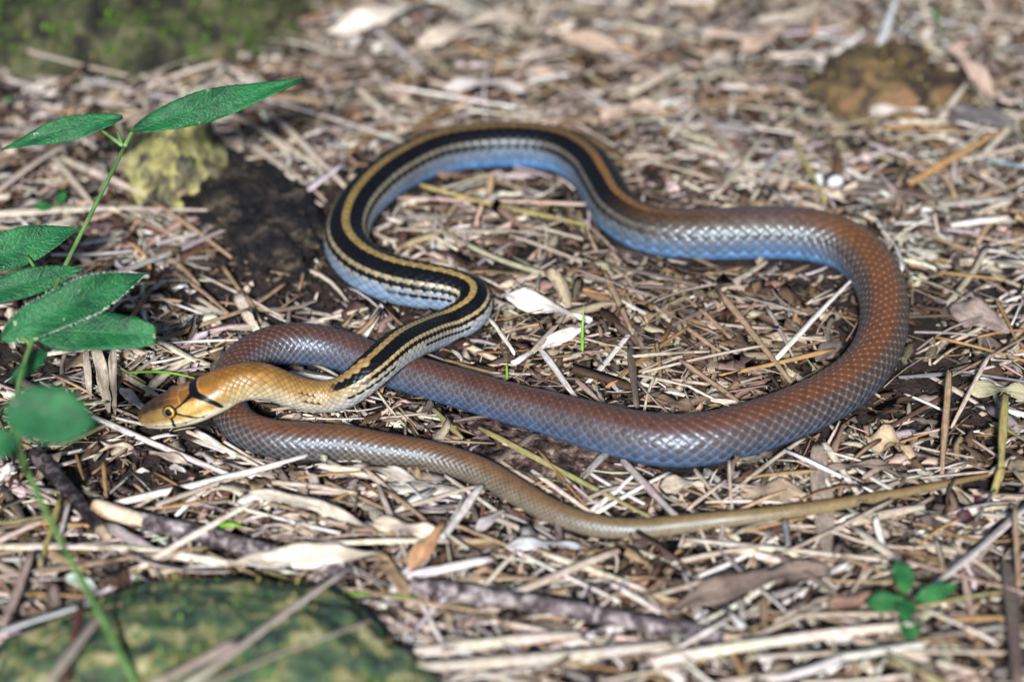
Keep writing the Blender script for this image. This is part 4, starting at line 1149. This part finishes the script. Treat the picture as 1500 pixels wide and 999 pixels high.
# ------------------------------------------------------------------ straw one can pick out: ends in the photo, width, colour, heights in mm
ST = [
 # round the head and the vine
 ((178, 523), (363, 453), 7, 'tan', 3, 5), ((204, 482), (305, 460), 7, 'beige', 3, 4), ((227, 541), (324, 510), 6, 'ivory', 4, 4), ((292, 438), (331, 461), 6, 'beige', 3, 3),
 ((350, 436), (377, 486), 15, 'ivory', 4, 3), ((362, 436), (380, 470), 7, 'tan', 5, 3), ((368, 448), (415, 462), 5, 'tan', 3, 3), ((534, 494), (561, 446), 14, 'white', 2, 5),
 ((138, 612), (330, 692), 9, 'white', 4, 3), ((168, 612), (206, 621), 8, 'white', 3, 4), ((168, 598), (202, 612), 5, 'beige', 5, 3), ((172, 736), (442, 669), 10, 'white', 4, 8),
 ((277, 633), (378, 682), 7, 'ivory', 3, 4), ((287, 646), (328, 662), 8, 'white', 2, 3), ((304, 678), (372, 679), 6, 'beige', 3, 3), ((330, 648), (387, 680), 6, 'ivory', 5, 3),
 ((234, 738), (408, 682), 10, 'beige', 4, 5), ((475, 683), (566, 700), 12, 'ivory', 3, 3), ((196, 520), (262, 506), 5, 'grey', 3, 3), ((186, 556), (236, 520), 6, 'beige', 4, 3),
 ((60, 560), (132, 604), 5, 'grey', 8, 4), ((84, 552), (128, 574), 6, 'tan', 9, 5), ((50, 522), (150, 510), 6, 'beige', 8, 6), ((136, 516), (212, 560), 5, 'olive', 10, 4), ((206, 590), (232, 606), 5, 'beige', 3, 3),
 ((120, 660), (196, 640), 4, 'brown', 4, 4), ((140, 690), (182, 660), 6, 'tan', 3, 5), ((152, 680), (156, 728), 7, 'ochre', 8, 3), ((112, 668), (122, 700), 5, 'ochre', 6, 3), ((182, 752), (240, 722), 5, 'beige', 3, 3),
 # lower left
 ((-10, 800), (250, 806), 14, 'ivory', 4, 5), ((-10, 846), (140, 822), 9, 'beige', 4, 4), ((60, 838), (300, 802), 9, 'tan', 5, 5), ((206, 830), (364, 738), 11, 'ivory', 5, 10), ((352, 744), (494, 780), 8, 'white', 4, 4),
 ((162, 773), (232, 811), 15, 'grey', 6, 3), ((276, 788), (281, 830), 8, 'beige', 5, 3), ((46, 814), (6, 914), 13, 'pink', 7, 10), ((-6, 928), (124, 886), 13, 'bluish', 12, 16), ((40, 870), (162, 876), 6, 'ochre', 5, 4),
 ((118, 886), (96, 1002), 10, 'red', 17, 29), ((146, 904), (70, 1004), 22, 'beige', 21, 31), ((510, 834), (278, 1000), 19, 'ivory', 15, 33), ((346, 940), (232, 1000), 13, 'beige', 28, 32), ((532, 912), (306, 1000), 21, 'beige', 19, 33),
 ((88, 735), (60, 826), 9, 'yellow', 9, 4), ((100, 740), (84, 800), 7, 'grey', 8, 3), ((180, 838), (262, 812), 10, 'beige', 4, 4), ((250, 812), (350, 826), 12, 'ivory', 4, 4), ((310, 812), (402, 856), 10, 'tan', 4, 4),
 ((10, 720), (40, 770), 16, 'taupe', 3, 3), ((0, 766), (70, 756), 6, 'olive', 4, 4), ((240, 744), (300, 734), 5, 'ochre', 4, 4), ((174, 840), (222, 830), 9, 'tan', 5, 4), ((390, 836), (470, 866), 9, 'olive', 3, 3),
 # between the tail and the speckled twig
 ((556, 716), (598, 822), 8, 'beige', 7, 3), ((570, 720), (636, 772), 13, 'tan', 5, 4), ((702, 716), (650, 786), 11, 'white', 8, 7), ((448, 797), (650, 792), 8, 'ivory', 7, 8), ((655, 698), (736, 755), 8, 'ivory', 5, 4),
 ((662, 766), (750, 802), 11, 'tan', 6, 5), ((606, 842), (715, 819), 13, 'white', 7, 7), ((656, 784), (702, 815), 16, 'beige', 5, 4), ((752, 812), (706, 862), 8, 'ivory', 7, 4), ((752, 868), (902, 808), 12, 'beige', 5, 7),
 ((746, 802), (902, 878), 12, 'white', 5, 5), ((542, 868), (694, 893), 7, 'tan', 6, 6), ((598, 956), (842, 930), 16, 'ivory', 4, 5), ((618, 978), (972, 945), 18, 'ivory', 6, 6), ((620, 886), (648, 942), 8, 'white', 4, 3),
 ((652, 894), (672, 946), 7, 'beige', 3, 3), ((696, 916), (762, 958), 8, 'grey', 4, 4), ((400, 738), (476, 762), 8, 'tan', 3, 3), ((480, 706), (560, 744), 7, 'tan', 3, 4), ((600, 740), (700, 712), 7, 'beige', 4, 5),
 ((720, 756), (800, 790), 9, 'beige', 3, 4), ((770, 800), (880, 830), 8, 'tan', 4, 4), ((800, 812), (940, 862), 9, 'ivory', 4, 4), ((560, 904), (630, 936), 9, 'pink', 3, 3), ((500, 880), (580, 884), 10, 'grey', 3, 3),
 ((474, 742), (520, 716), 6, 'ochre', 4, 4), ((438, 700), (540, 690), 6, 'ochre', 4, 4), ((404, 706), (520, 722), 8, 'beige', 4, 4), ((380, 760), (460, 744), 5, 'brown', 4, 4), ((426, 856), (560, 866), 6, 'beige', 3, 3),
 # between body and tail
 ((704, 628), (950, 757), 8, 'olive', 4, 5), ((628, 646), (720, 649), 5, 'tan', 4, 4), ((786, 658), (856, 738), 5, 'ochre', 5, 4), ((780, 689), (862, 748), 7, 'ivory', 4, 4), ((914, 676), (990, 756), 11, 'grey', 5, 5),
 ((862, 752), (926, 698), 9, 'white', 3, 4), ((878, 748), (976, 694), 10, 'white', 4, 4), ((886, 665), (854, 698), 12, 'grey', 4, 2), ((728, 676), (778, 640), 13, 'taupe', 2, 5), ((570, 581), (608, 622), 5, 'tan', 3, 3), ((636, 602), (677, 642), 8, 'olive', 3, 3),
 ((590, 612), (640, 608), 6, 'beige', 3, 3), ((400, 600), (430, 596), 8, 'tan', 3, 3), ((430, 548), (492, 556), 9, 'white', 6, 8), ((560, 612), (620, 606), 6, 'beige', 3, 3), ((1068, 676), (1073, 752), 5, 'beige', 9, 3), ((1175, 643), (1074, 718), 8, 'beige', 5, 4),
 ((1096, 699), (1192, 689), 7, 'ochre', 4, 4), ((1209, 652), (1256, 722), 10, 'ivory', 4, 3), ((1259, 689), (1308, 718), 8, 'white', 4, 3), ((1212, 662), (1262, 676), 6, 'white', 4, 4), ((1020, 690), (1060, 740), 8, 'beige', 3, 3), ((1010, 744), (1060, 706), 7, 'beige', 3, 5),
 # right side
 ((1390, 550), (1380, 690), 10, 'tan', 14, 3), ((1447, 522), (1396, 622), 8, 'beige', 13, 3), ((1472, 584), (1466, 690), 11, 'yellow', 16, 9), ((1466, 690), (1454, 728), 11, 'yellow', 9, 3), ((1322, 553), (1410, 545), 6, 'slate', 5, 6), ((1408, 545), (1506, 560), 7, 'slate', 6, 5),
 ((1375, 495), (1506, 530), 8, 'ochre', 4, 4), ((1342, 487), (1438, 492), 5, 'grey', 3, 3), ((1378, 560), (1506, 492), 6, 'tan', 6, 8), ((1332, 464), (1392, 462), 7, 'brown', 3, 4), ((1460, 440), (1490, 500), 6, 'ochre', 5, 4), ((1440, 360), (1500, 350), 8, 'beige', 4, 4),
 ((1390, 600), (1420, 596), 6, 'brown', 3, 3), ((1400, 626), (1460, 668), 5, 'beige', 4, 3), ((1334, 652), (1424, 670), 4, 'beige', 4, 4), ((1340, 636), (1388, 626), 5, 'pink', 4, 5), ((1456, 620), (1506, 648), 6, 'olive', 4, 5), ((1350, 700), (1450, 690), 5, 'beige', 4, 4),
 # lower right
 ((970, 966), (1326, 915), 16, 'ivory', 5, 6), ((1506, 740), (1370, 858), 18, 'white', 9, 7), ((1138, 814), (1302, 735), 10, 'beige', 6, 8), ((1010, 790), (1282, 818), 12, 'ivory', 4, 4), ((1258, 778), (1324, 828), 14, 'ivory', 5, 5),
 ((1330, 823), (1506, 870), 12, 'pink', 6, 6), ((1254, 762), (1348, 743), 14, 'beige', 4, 4), ((1050, 787), (1178, 759), 6, 'ochre', 3, 3), ((898, 854), (962, 893), 14, 'white', 4, 4), ((954, 873), (1070, 839), 8, 'beige', 5, 6),
 ((1474, 826), (1493, 1004), 19, 'taupe', 5, 12), ((1487, 744), (1492, 856), 8, 'tan', 14, 6), ((1328, 892), (1470, 867), 10, 'olive', 5, 6), ((1370, 898), (1446, 933), 20, 'ivory', 5, 4), ((898, 951), (1006, 950), 14, 'ivory', 4, 3),
 ((1258, 938), (1422, 982), 12, 'beige', 4, 4), ((1100, 963), (1484, 955), 8, 'beige', 4, 4), ((1283, 760), (1294, 802), 11, 'white', 7, 4), ((988, 824), (1110, 800), 7, 'beige', 4, 5), ((1000, 838), (1036, 914), 7, 'grey', 6, 4), ((1060, 812), (1120, 870), 8, 'grey', 5, 5),
 ((1140, 812), (1226, 872), 9, 'taupe', 7, 4), ((1110, 930), (1200, 890), 9, 'beige', 4, 5), ((1120, 880), (1118, 940), 11, 'tan', 4, 3), ((1090, 990), (1060, 930), 8, 'ochre', 3, 3), ((1380, 906), (1474, 906), 10, 'ochre', 4, 4), ((1310, 968), (1400, 1004), 10, 'yellow', 5, 5),
 ((1400, 800), (1470, 850), 9, 'beige', 4, 4), ((1230, 812), (1290, 838), 7, 'tan', 4, 4), ((1410, 836), (1424, 902), 9, 'pink', 7, 4), ((1060, 754), (1056, 800), 6, 'grey', 5, 3), ((1150, 764), (1154, 792), 8, 'slate', 6, 3), ((1430, 760), (1456, 720), 6, 'slate', 4, 6),
 ((640, 1000), (800, 976), 12, 'white', 4, 4), ((890, 996), (1000, 976), 11, 'beige', 4, 4), ((1040, 1000), (1160, 986), 10, 'beige', 4, 4), ((1180, 1000), (1330, 990), 11, 'ivory', 4, 4), ((700, 984), (780, 1004), 12, 'beige', 3, 3),
 # inside the big loop
 ((782, 515), (824, 465), 9, 'beige', 6, 7), ((793, 514), (842, 580), 9, 'white', 4, 3), ((718, 468), (753, 516), 8, 'white', 4, 3), ((864, 558), (927, 485), 9, 'white', 4, 5), ((886, 400), (925, 486), 9, 'tan', 4, 5), ((890, 567), (1011, 478), 7, 'ochre', 4, 4),
 ((944, 545), (1120, 506), 9, 'beige', 4, 5), ((918, 523), (1037, 515), 5, 'beige', 5, 5), ((998, 528), (1093, 597), 7, 'tan', 6, 4), ((938, 551), (1010, 566), 5, 'beige', 4, 5), ((1008, 566), (1078, 600), 5, 'ivory', 5, 3), ((1054, 428), (1156, 556), 9, 'tan', 5, 5),
 ((1138, 523), (1250, 409), 10, 'white', 5, 6), ((1095, 436), (1180, 460), 6, 'grey', 5, 5), ((1220, 513), (1057, 549), 6, 'ochre', 5, 4), ((1008, 482), (1052, 514), 6, 'tan', 4, 4), ((1030, 456), (1068, 494), 6, 'tan', 4, 4), ((1124, 452), (1166, 530), 6, 'grey', 5, 4),
 ((924, 512), (932, 592), 14, 'taupe', 5, 3), ((1064, 500), (1110, 512), 5, 'brown', 5, 5), ((844, 556), (880, 590), 7, 'pink', 3, 3), ((742, 486), (796, 474), 7, 'tan', 4, 4), ((720, 546), (780, 548), 6, 'grey', 3, 3), ((1046, 586), (1110, 592), 7, 'ivory', 4, 4),
 ((1080, 470), (1110, 440), 6, 'tan', 5, 4), ((1170, 494), (1226, 502), 7, 'beige', 4, 4), ((940, 420), (1010, 424), 8, 'taupe', 4, 4), ((896, 390), (1020, 418), 10, 'taupe', 4, 4), ((1060, 426), (1120, 386), 11, 'beige', 3, 4), ((760, 410), (820, 396), 8, 'beige', 3, 4), ((840, 420), (884, 430), 10, 'ochre', 3, 3), ((986, 476), (1060, 440), 6, 'taupe', 4, 3),
 ((590, 290), (868, 300), 10, 'pink', 4, 5), ((650, 276), (728, 253), 8, 'beige', 4, 4), ((590, 336), (780, 339), 13, 'beige', 4, 4), ((618, 272), (720, 300), 6, 'yellow', 6, 6), ((718, 300), (858, 330), 7, 'yellow', 6, 5), ((660, 378), (668, 408), 12, 'ivory', 3, 5), ((676, 354), (720, 384), 9, 'grey', 3, 4), ((700, 346), (770, 360), 10, 'brown', 3, 3), ((770, 330), (850, 350), 9, 'beige', 3, 4),
 # far left and behind
 ((2, 178), (124, 96), 10, 'brown', 8, 14), ((44, 76), (182, 110), 12, 'beige', 16, 6), ((-6, 192), (74, 187), 12, 'grey', 5, 5), ((-6, 282), (94, 214), 12, 'beige', 5, 9), ((80, 230), (136, 300), 10, 'beige', 6, 4), ((88, 231), (226, 292), 11, 'beige', 6, 4), ((-6, 314), (200, 304), 11, 'ivory', 5, 5), ((198, 305), (346, 309), 9, 'beige', 5, 5),
 ((226, 298), (338, 376), 7, 'tan', 6, 4), ((160, 405), (354, 327), 8, 'grey', 4, 6), ((234, 356), (300, 340), 6, 'grey', 4, 5), ((294, 403), (412, 464), 5, 'beige', 4, 3), ((327, 390), (379, 468), 7, 'tan', 5, 3), ((258, 400), (334, 459), 7, 'tan', 3, 4), ((336, 166), (462, 242), 12, 'beige', 6, 4), ((392, 146), (582, 206), 13, 'white', 7, 4), ((410, 178), (504, 272), 10, 'beige', 5, 4),
 ((-6, 330), (60, 346), 11, 'beige', 4, 4), ((20, 350), (110, 320), 9, 'ivory', 4, 4), ((150, 240), (156, 276), 9, 'grey', 7, 4), ((190, 320), (270, 350), 8, 'tan', 4, 4), ((380, 246), (470, 300), 9, 'beige', 4, 4), ((366, 210), (440, 262), 11, 'beige', 4, 5), ((350, 236), (420, 224), 9, 'beige', 4, 4),
 ((552, 42), (612, 98), 14, 'grey', 9, 4), ((582, 130), (758, 158), 16, 'white', 6, 6), ((532, 82), (568, 132), 14, 'beige', 5, 4), ((930, 134), (994, 98), 14, 'beige', 4, 6), ((740, 96), (868, 102), 20, 'beige', 5, 5), ((852, 134), (896, 160), 14, 'white', 4, 4), ((470, 190), (570, 180), 12, 'grey', 4, 4), ((520, 128), (590, 190), 11, 'beige', 4, 4),
 ((1042, 158), (1154, 126), 10, 'tan', 4, 6), ((1206, 88), (1262, 49), 16, 'white', 5, 10), ((1326, 274), (1462, 195), 10, 'ochre', 4, 7), ((1412, 234), (1506, 212), 10, 'beige', 5, 5), ((1380, 172), (1412, 128), 9, 'beige', 5, 10), ((1160, 202), (1208, 292), 8, 'olive', 6, 4), ((1016, 150), (1074, 228), 10, 'beige', 6, 4), ((1052, 284), (1112, 206), 12, 'beige', 4, 7), ((1116, 264), (1142, 220), 10, 'grey', 4, 6),
 ((1252, 270), (1368, 292), 14, 'taupe', 4, 4), ((1446, 234), (1506, 246), 8, (.20, .33, .40), 5, 5), ((1298, 187), (1402, 191), 6, 'ochre', 5, 5), ((1240, 246), (1300, 286), 8, 'white', 5, 4), ((1290, 60), (1310, 2), 14, 'bluish', 8, 16), ((1000, 40), (1120, 60), 14, 'beige', 4, 4), ((960, 70), (1090, 20), 16, 'grey', 4, 6), ((1120, 30), (1210, 10), 14, 'beige', 4, 5), ((1190, 50), (1200, 20), 14, 'tan', 4, 8),
 ((1000, 210), (1090, 240), 11, 'beige', 4, 4), ((1380, 300), (1480, 290), 11, 'grey', 3, 4), ((1400, 330), (1470, 320), 8, 'white', 3, 4), ((1350, 60), (1460, 46), 16, 'beige', 5, 5), ((1396, 20), (1500, 30), 14, 'beige', 5, 5), ((1090, 250), (1160, 262), 12, 'beige', 4, 4), ((940, 190), (1030, 176), 11, 'grey', 4, 4), ((960, 240), (1040, 262), 10, 'beige', 4, 4), ((1380, 400), (1470, 410), 7, 'ochre', 4, 4), ((1350, 340), (1440, 376), 8, 'tan', 4, 4)]

LAND = [((265, 600), "the snake's head"), ((372, 557), "the snake's golden neck"), ((430, 505), "the snake's small coil"), ((360, 640), "the loop under the snake's head"), ((60, 430), "the vine's lower leaves"), ((250, 170), "the vine's top leaves"), ((60, 560), "the vine's bare stem"), ((255, 240), "the lichen rock"), ((385, 310), "the dark weathered rock"),
        ((200, 50), "the mossy log"), ((105, 730), "the dark twig"), ((190, 755), "the peeled twig end"), ((450, 800), "the wide white leaf blade"), ((300, 930), "the mossy rock"), ((620, 845), "the start of the speckled twig"), ((830, 890), "the middle of the speckled twig"), ((1040, 935), "the broken end of the speckled twig"),
        ((560, 660), "the first stretch of the tail"), ((760, 720), "the tail's bend"), ((920, 775), "the thick part of the tail"), ((1100, 757), "the thin part of the tail"), ((1300, 726), "the thinnest part of the tail"), ((1470, 690), "the tail tip"), ((1200, 700), "the upright bamboo sheath"), ((800, 650), "the knobby stone"), ((1000, 648), "the thickest blue grey stretch of the body"), ((1340, 885), "the green seedling"),
        ((1290, 480), "the snake's outer bend"), ((1400, 470), "the curled grey leaf"), ((1410, 555), "the blue grey stem"), ((1385, 620), "the upright tan stalk"), ((600, 410), "the striped forebody"), ((700, 450), "the tight striped bend"), ((800, 450), "the broad white torn blade"), ((950, 500), "the middle of the big loop"), ((1100, 500), "the loop's floor by the rust brown bend"), ((1100, 345), "the shiny blue flank"), ((890, 290), "the bend after the far arch"),
        ((700, 215), "the far arch of the snake"), ((520, 300), "the far striped bend"), ((700, 60), "the large pale blades far behind"), ((1000, 120), "the straw bed behind the far arch"), ((1210, 266), "the two white pebbles"), ((1300, 115), "the flat brown rock"), ((1430, 180), "the slate grey leaf"), ((1450, 300), "the straw past the outer bend"), ((600, 960), "the foot of the mossy rock"), ((780, 960), "the ground before the speckled twig"), ((1160, 940), "the litter before the seedling"), ((1480, 880), "the corner past the seedling"), ((1120, 850), "the folded taupe leaf")]
LPX = np.array([l[0] for l in LAND], float)
WORDS = {'ivory': 'ivory', 'white': 'whitish', 'grey': 'grey', 'beige': 'beige', 'tan': 'tan', 'ochre': 'ochre', 'brown': 'dark brown', 'taupe': 'taupe', 'olive': 'olive', 'slate': 'blue grey', 'bluish': 'bluish white', 'red': 'dark red', 'yellow': 'yellowish', 'pink': 'pinkish', 'dark': 'blackish'}


def straw_label(a, b_, w, c):
    ln = math.hypot(a[0] - b_[0], a[1] - b_[1])
    size = "short" if ln < 75 else ("long" if ln > 150 else "")
    wide = "thin" if w < 7 else ("wide" if w > 11.5 else "narrow")
    kind = "stem" if w < 6.5 else ("strip" if w > 11.5 else "straw")
    m = ((a[0] + b_[0]) / 2, (a[1] + b_[1]) / 2)
    k = int(np.argmin(np.hypot(LPX[:, 0] - m[0], (LPX[:, 1] - m[1]) * 1.3)))
    ang = math.degrees(math.atan2(abs(a[1] - b_[1]), abs(a[0] - b_[0])))
    cw = WORDS[c] if isinstance(c, str) else "pale blue"
    return " ".join(x for x in (size, wide, cw, kind, "by", LAND[k][1]) if x), LAND[k][1]


ALLST = []
for a, b_, w, c, z0, z1 in ST:
    p0, p1 = at(a[0], a[1], (z0 + 1.3) * MM), at(b_[0], b_[1], (z1 + 1.3) * MM)
    k = mm_px((p0 + p1) / 2)
    o = blade("straw", np.array([p0, p1]), w * k * 1.2, c)
    ALLST.append((o, math.hypot(a[0] - b_[0], a[1] - b_[1]), w, *straw_label(a, b_, w, c)))

# more straw lying loose among it
CN = ['ivory', 'white', 'beige', 'tan', 'grey', 'taupe', 'brown', 'ochre']
CP = np.array([.17, .14, .25, .19, .08, .06, .06, .05])
made = 0
rng = np.random.default_rng(23)
while made < 70:
    cx, cy = rng.uniform(0, 1500), rng.uniform(20, 990)
    if cy < 420 and cx < 480 or (cy > 850 and cx < 560):
        continue
    z0, z1 = rng.uniform(2.5, 5.5, 2)
    p = at(cx, cy, z0 * MM)
    ang = rng.normal(0, 0.75) + (math.pi if rng.random() < 0.5 else 0)
    ln = rng.uniform(0.014, 0.042)
    d = np.array([math.cos(ang), math.sin(ang) * 1.2, 0]) * ln / 2
    q = np.stack([p - d + (p + d - p + d) * t for t in np.linspace(0, 1, 9)])
    if snake_gap(q[:, :2]).min() < 0.002:
        continue
    w = rng.uniform(5, 11)
    c = CN[rng.choice(len(CN), p=CP / CP.sum())]
    P2 = np.array([p - d, p + d]); P2[0, 2] = ground_z(*P2[0, :2]) + z0 * MM; P2[1, 2] = ground_z(*P2[1, :2]) + z1 * MM
    o = blade("straw", P2, w * mm_px(p), c, rng=rng)
    pxl = ln / mm_px(p)
    ALLST.append((o, pxl, w, *straw_label((cx - pxl / 2, cy), (cx + pxl / 2, cy), w, c)))
    made += 1

BYL = {}
for it in ALLST:
    BYL.setdefault(it[3], []).append(it)
for lb, its in BYL.items():
    its.sort(key=lambda q: q[1])
    for k, (o, ln, w, _, land) in enumerate(its):
        t = lb
        if len(its) == 2 and its[1][1] > its[0][1] * 1.12:
            t = ("shorter " if k == 0 else "longer ") + lb.replace("long ", "").replace("short ", "")
        tag(o, t, "straw", "loose straw by " + land)

# ------------------------------------------------------------------ litter nobody could count
BARE = [(405, 385, 105, 85), (345, 430, 90, 50), (450, 330, 50, 50), (240, 690, 60, 34), (800, 655, 100, 46), (1415, 585, 90, 50), (300, 640, 40, 24), (30, 520, 70, 60), (470, 430, 70, 40), (320, 450, 60, 34), (640, 560, 50, 24), (110, 700, 60, 30), (1440, 720, 50, 26), (560, 600, 40, 16), (740, 390, 60, 26)]
BW = np.array([[*at(b_[0], b_[1])[:2], b_[2] * 0.000266, b_[3] * 0.000266 / math.sin(PITCH)] for b_ in BARE])


def scatter(n, rng, bare=0.75, gap=-0.0005, half=(0.62, 0.70), dense=0.80, spread=0.40):
    """plan positions, thick round the snake and thinning out away from it"""
    m = int(n * 1.9)
    core = rng.random(m) < dense
    x = np.where(core, rng.uniform(-0.27, 0.27, m), rng.normal(0, spread, m))
    y = np.where(core, rng.uniform(-0.27, 0.40, m), rng.normal(0.08, spread * 1.05, m))
    P = np.stack([x, y], 1)
    keep = np.ones(m, bool)
    d = (((P[:, None] - BW[None, :, :2]) / BW[None, :, 2:]) ** 2).sum(2).min(1)
    keep &= ~((d < 1) & (rng.random(m) < bare))
    keep &= snake_gap(P) > gap
    pn = vnoise(np.stack([x * 30, y * 30, x * 0], 1), 21)
    keep &= rng.random(m) < 0.55 + 0.6 * pn
    return P[keep][:n]


def strips(name, label, n, ln_rng, w_rng, cols, probs, zr, tilt, seed, S_=4, bare=0.75, curl=0.3, bow=0.06, gap=-0.0005, cat="litter", horiz=0.9, thick=0.35, rag=0.2, dense=0.80, spread=0.40):
    rng = np.random.default_rng(seed)
    P = scatter(n, rng, bare, gap, dense=dense, spread=spread)
    n = len(P)
    ln = np.exp(rng.uniform(np.log(ln_rng[0]), np.log(ln_rng[1]), n)) * MM
    w = np.minimum(np.exp(rng.uniform(np.log(w_rng[0]), np.log(w_rng[1]), n)) * MM, ln * 0.7)
    a = rng.normal(0, horiz, n) + np.where(rng.random(n) < 0.5, math.pi, 0)
    tl = rng.normal(0, tilt, n)
    D_ = np.stack([np.cos(a) * np.cos(tl), np.sin(a) * np.cos(tl), np.sin(tl)], 1)
    f = np.linspace(-0.5, 0.5, S_ + 1)
    z = ground_z(P[:, 0], P[:, 1]) + rng.uniform(zr[0], zr[1], n) * MM + np.abs(np.sin(tl)) * ln * 0.35
    c0 = np.stack([P[:, 0], P[:, 1], z], 1)
    side = np.stack([-np.sin(a), np.cos(a), np.zeros(n)], 1)
    bw = rng.normal(0, bow, n) * ln
    bz = rng.uniform(-0.04, 0.08, n) * ln
    cl = c0[:, None] + D_[:, None] * (f[None, :, None] * ln[:, None, None]) + side[:, None] * ((f ** 2 - 0.1)[None, :, None] * bw[:, None, None] * 4) - np.array([0, 0, 1.0]) * ((f ** 2)[None, :, None] * bz[:, None, None] * 4)
    # keep long pieces out of the snake
    ends = np.concatenate([cl[:, 0, :2], cl[:, -1, :2], cl[:, S_ // 2, :2]])
    g = snake_gap(ends).reshape(3, n).min(0)
    ok = g > gap
    cl, side, w, ln, a, n = cl[ok], side[ok], w[ok], ln[ok], a[ok], int(ok.sum())
    roll = rng.normal(0, 0.45, n)
    s2 = side * np.cos(roll)[:, None] + np.array([0, 0, 1.0]) * np.sin(roll)[:, None]
    n2 = np.cross(np.stack([np.cos(a), np.sin(a), 0 * a], 1), s2)
    ends = np.interp(f, [-.5, -.3, .3, .5], [.8, 1, .95, .7])[None]
    prof = ends * rng.uniform(1 - rag, 1 + rag, (n, S_ + 1))
    prof2 = ends * rng.uniform(1 - rag, 1 + rag, (n, S_ + 1))
    hw = w[:, None] / 2 * prof
    hw2 = w[:, None] / 2 * prof2
    th = np.minimum(w * thick, 0.0007)[:, None]
    cu = (rng.normal(0, curl, n)[:, None]) * hw
    A = cl - s2[:, None] * hw[..., None] + n2[:, None] * cu[..., None]
    Bt = cl + n2[:, None] * (th * np.ones_like(hw))[..., None] * 0.5
    Cc = cl + s2[:, None] * hw2[..., None] + n2[:, None] * cu[..., None]
    Dd = cl - n2[:, None] * (th * np.ones_like(hw))[..., None] * 0.5
    V = np.stack([A, Bt, Cc, Dd], 2)                       # n, S+1, 4, 3
    tear = rng.normal(0, 1, (n, 2, 4, 1)) * (w * (0.25 + rag * 0.4))[:, None, None, None] * np.stack([np.cos(a), np.sin(a), 0 * a], 1)[:, None, None]
    V[:, [0, -1]] += tear
    g = ground_z(V[..., 0], V[..., 1]) - 0.0008
    V[..., 2] = np.maximum(V[..., 2], g)
    m = (S_ + 1) * 4
    i = np.arange(m).reshape(S_ + 1, 4); j = np.roll(i, -1, 1)
    F = np.stack([i[:-1], i[1:], j[1:], j[:-1]], -1).reshape(-1, 4)
    F = np.vstack([F, i[0][None], i[-1][::-1][None]])
    FF = (F[None] + (np.arange(n) * m)[:, None, None]).reshape(-1, 4)
    ci = rng.choice(len(cols), n, p=np.array(probs) / np.sum(probs))
    C = np.array([COL[c] if isinstance(c, str) else c for c in cols])[ci] * np.exp(rng.normal(0, 0.22, (n, 1))) * (1 + rng.normal(0, 0.05, (n, 3)))
    lo = at(990, 455)
    rot_ = np.exp(-(((cl[:, S_ // 2, 0] - lo[0]) / 0.085) ** 2 + ((cl[:, S_ // 2, 1] - lo[1]) / 0.085) ** 2) ** 2)[:, None]
    pt = vnoise(np.stack([cl[:, S_ // 2, 0] * 22, cl[:, S_ // 2, 1] * 22, 0 * cl[:, 0, 0]], 1), 77)[:, None]
    rot_ = np.clip(rot_ * 0.75 + smooth_step(0.5, 0.8, pt) * 0.5, 0, 1)
    C = C * (1 - rot_ * np.array([.38, .44, .50]))
    C = np.repeat(np.clip(C, 0.004, 0.75), m, 0)
    uu = (f[None, :, None] * ln[:, None, None] / MM + rng.uniform(0, 900, (n, 1, 1))) * np.ones((1, 1, 4))
    vv = np.array([-1, 0, 1, .2])[None, None] * (w / 0.0022 * 0.5)[:, None, None] + rng.uniform(0, 99, (n, 1, 1)) + 0 * uu
    UV = np.stack([uu.reshape(-1), vv.reshape(-1)], 1)
    o = link(name, make_mesh(name, V.reshape(-1, 3), FF, M_BITS if w_rng[0] > 1.2 else M_STRAW, C, UV, smooth=False))
    tag(o, label, cat, kind="stuff")
    return o


EARTH = ['brown', 'taupe', 'tan', 'beige', 'dark', (.15, .105, .078), (.24, .195, .155)]
strips("crumb_litter", "fine brown crumbs of rotted leaf covering the soil", 26000, (1.2, 6.5), (0.6, 2.8), EARTH, [.25, .15, .06, .07, .25, .14, .08], (0.0, 1.8), 0.4, 31, S_=2, bare=0.15, curl=0.4, rag=0.5, gap=-0.005, horiz=3)
strips("leaf_litter", "broken brown and beige leaf scraps mixed into the litter", 8000, (4, 17), (2.2, 7.5), ['brown', 'taupe', 'beige', 'tan', 'ivory', 'grey', (.19, .14, .105)], [.20, .20, .17, .08, .10, .09, .16], (0.8, 3.2), 0.30, 32, S_=4, bare=0.88, curl=0.45, bow=0.05, thick=0.08, rag=0.6, gap=-0.002)
strips("wide_litter", "dry leaf and straw scraps carpeting the forest floor all around", 9000, (9, 46), (2.0, 7.0), ['ivory', 'white', 'beige', 'tan', 'grey', 'taupe', 'brown'], [.14, .12, .22, .14, .1, .14, .14], (0.2, 2.2), 0.10, 35, S_=3, bare=0.95, curl=0.3, thick=0.1, rag=0.35, dense=0.0, spread=0.52, gap=0.001)
strips("straw_litter", "loose thin dry straw strewn over the whole forest floor", 6500, (8, 40), (0.6, 2.4), ['ivory', 'white', 'beige', 'tan', 'grey', 'taupe', 'ochre', 'brown'], [.17, .16, .23, .14, .08, .08, .06, .08], (0.8, 4.0), 0.13, 33, S_=4, bare=0.90, gap=-0.002)
strips("blade_litter", "broader dry bamboo blades scattered through the straw", 2600, (14, 46), (1.9, 4.4), ['ivory', 'white', 'beige', 'tan', 'grey', 'pink', 'taupe'], [.20, .2, .24, .12, .1, .06, .08], (1.2, 4.0), 0.09, 34, S_=6, bare=0.9, thick=0.12, gap=-0.0005)
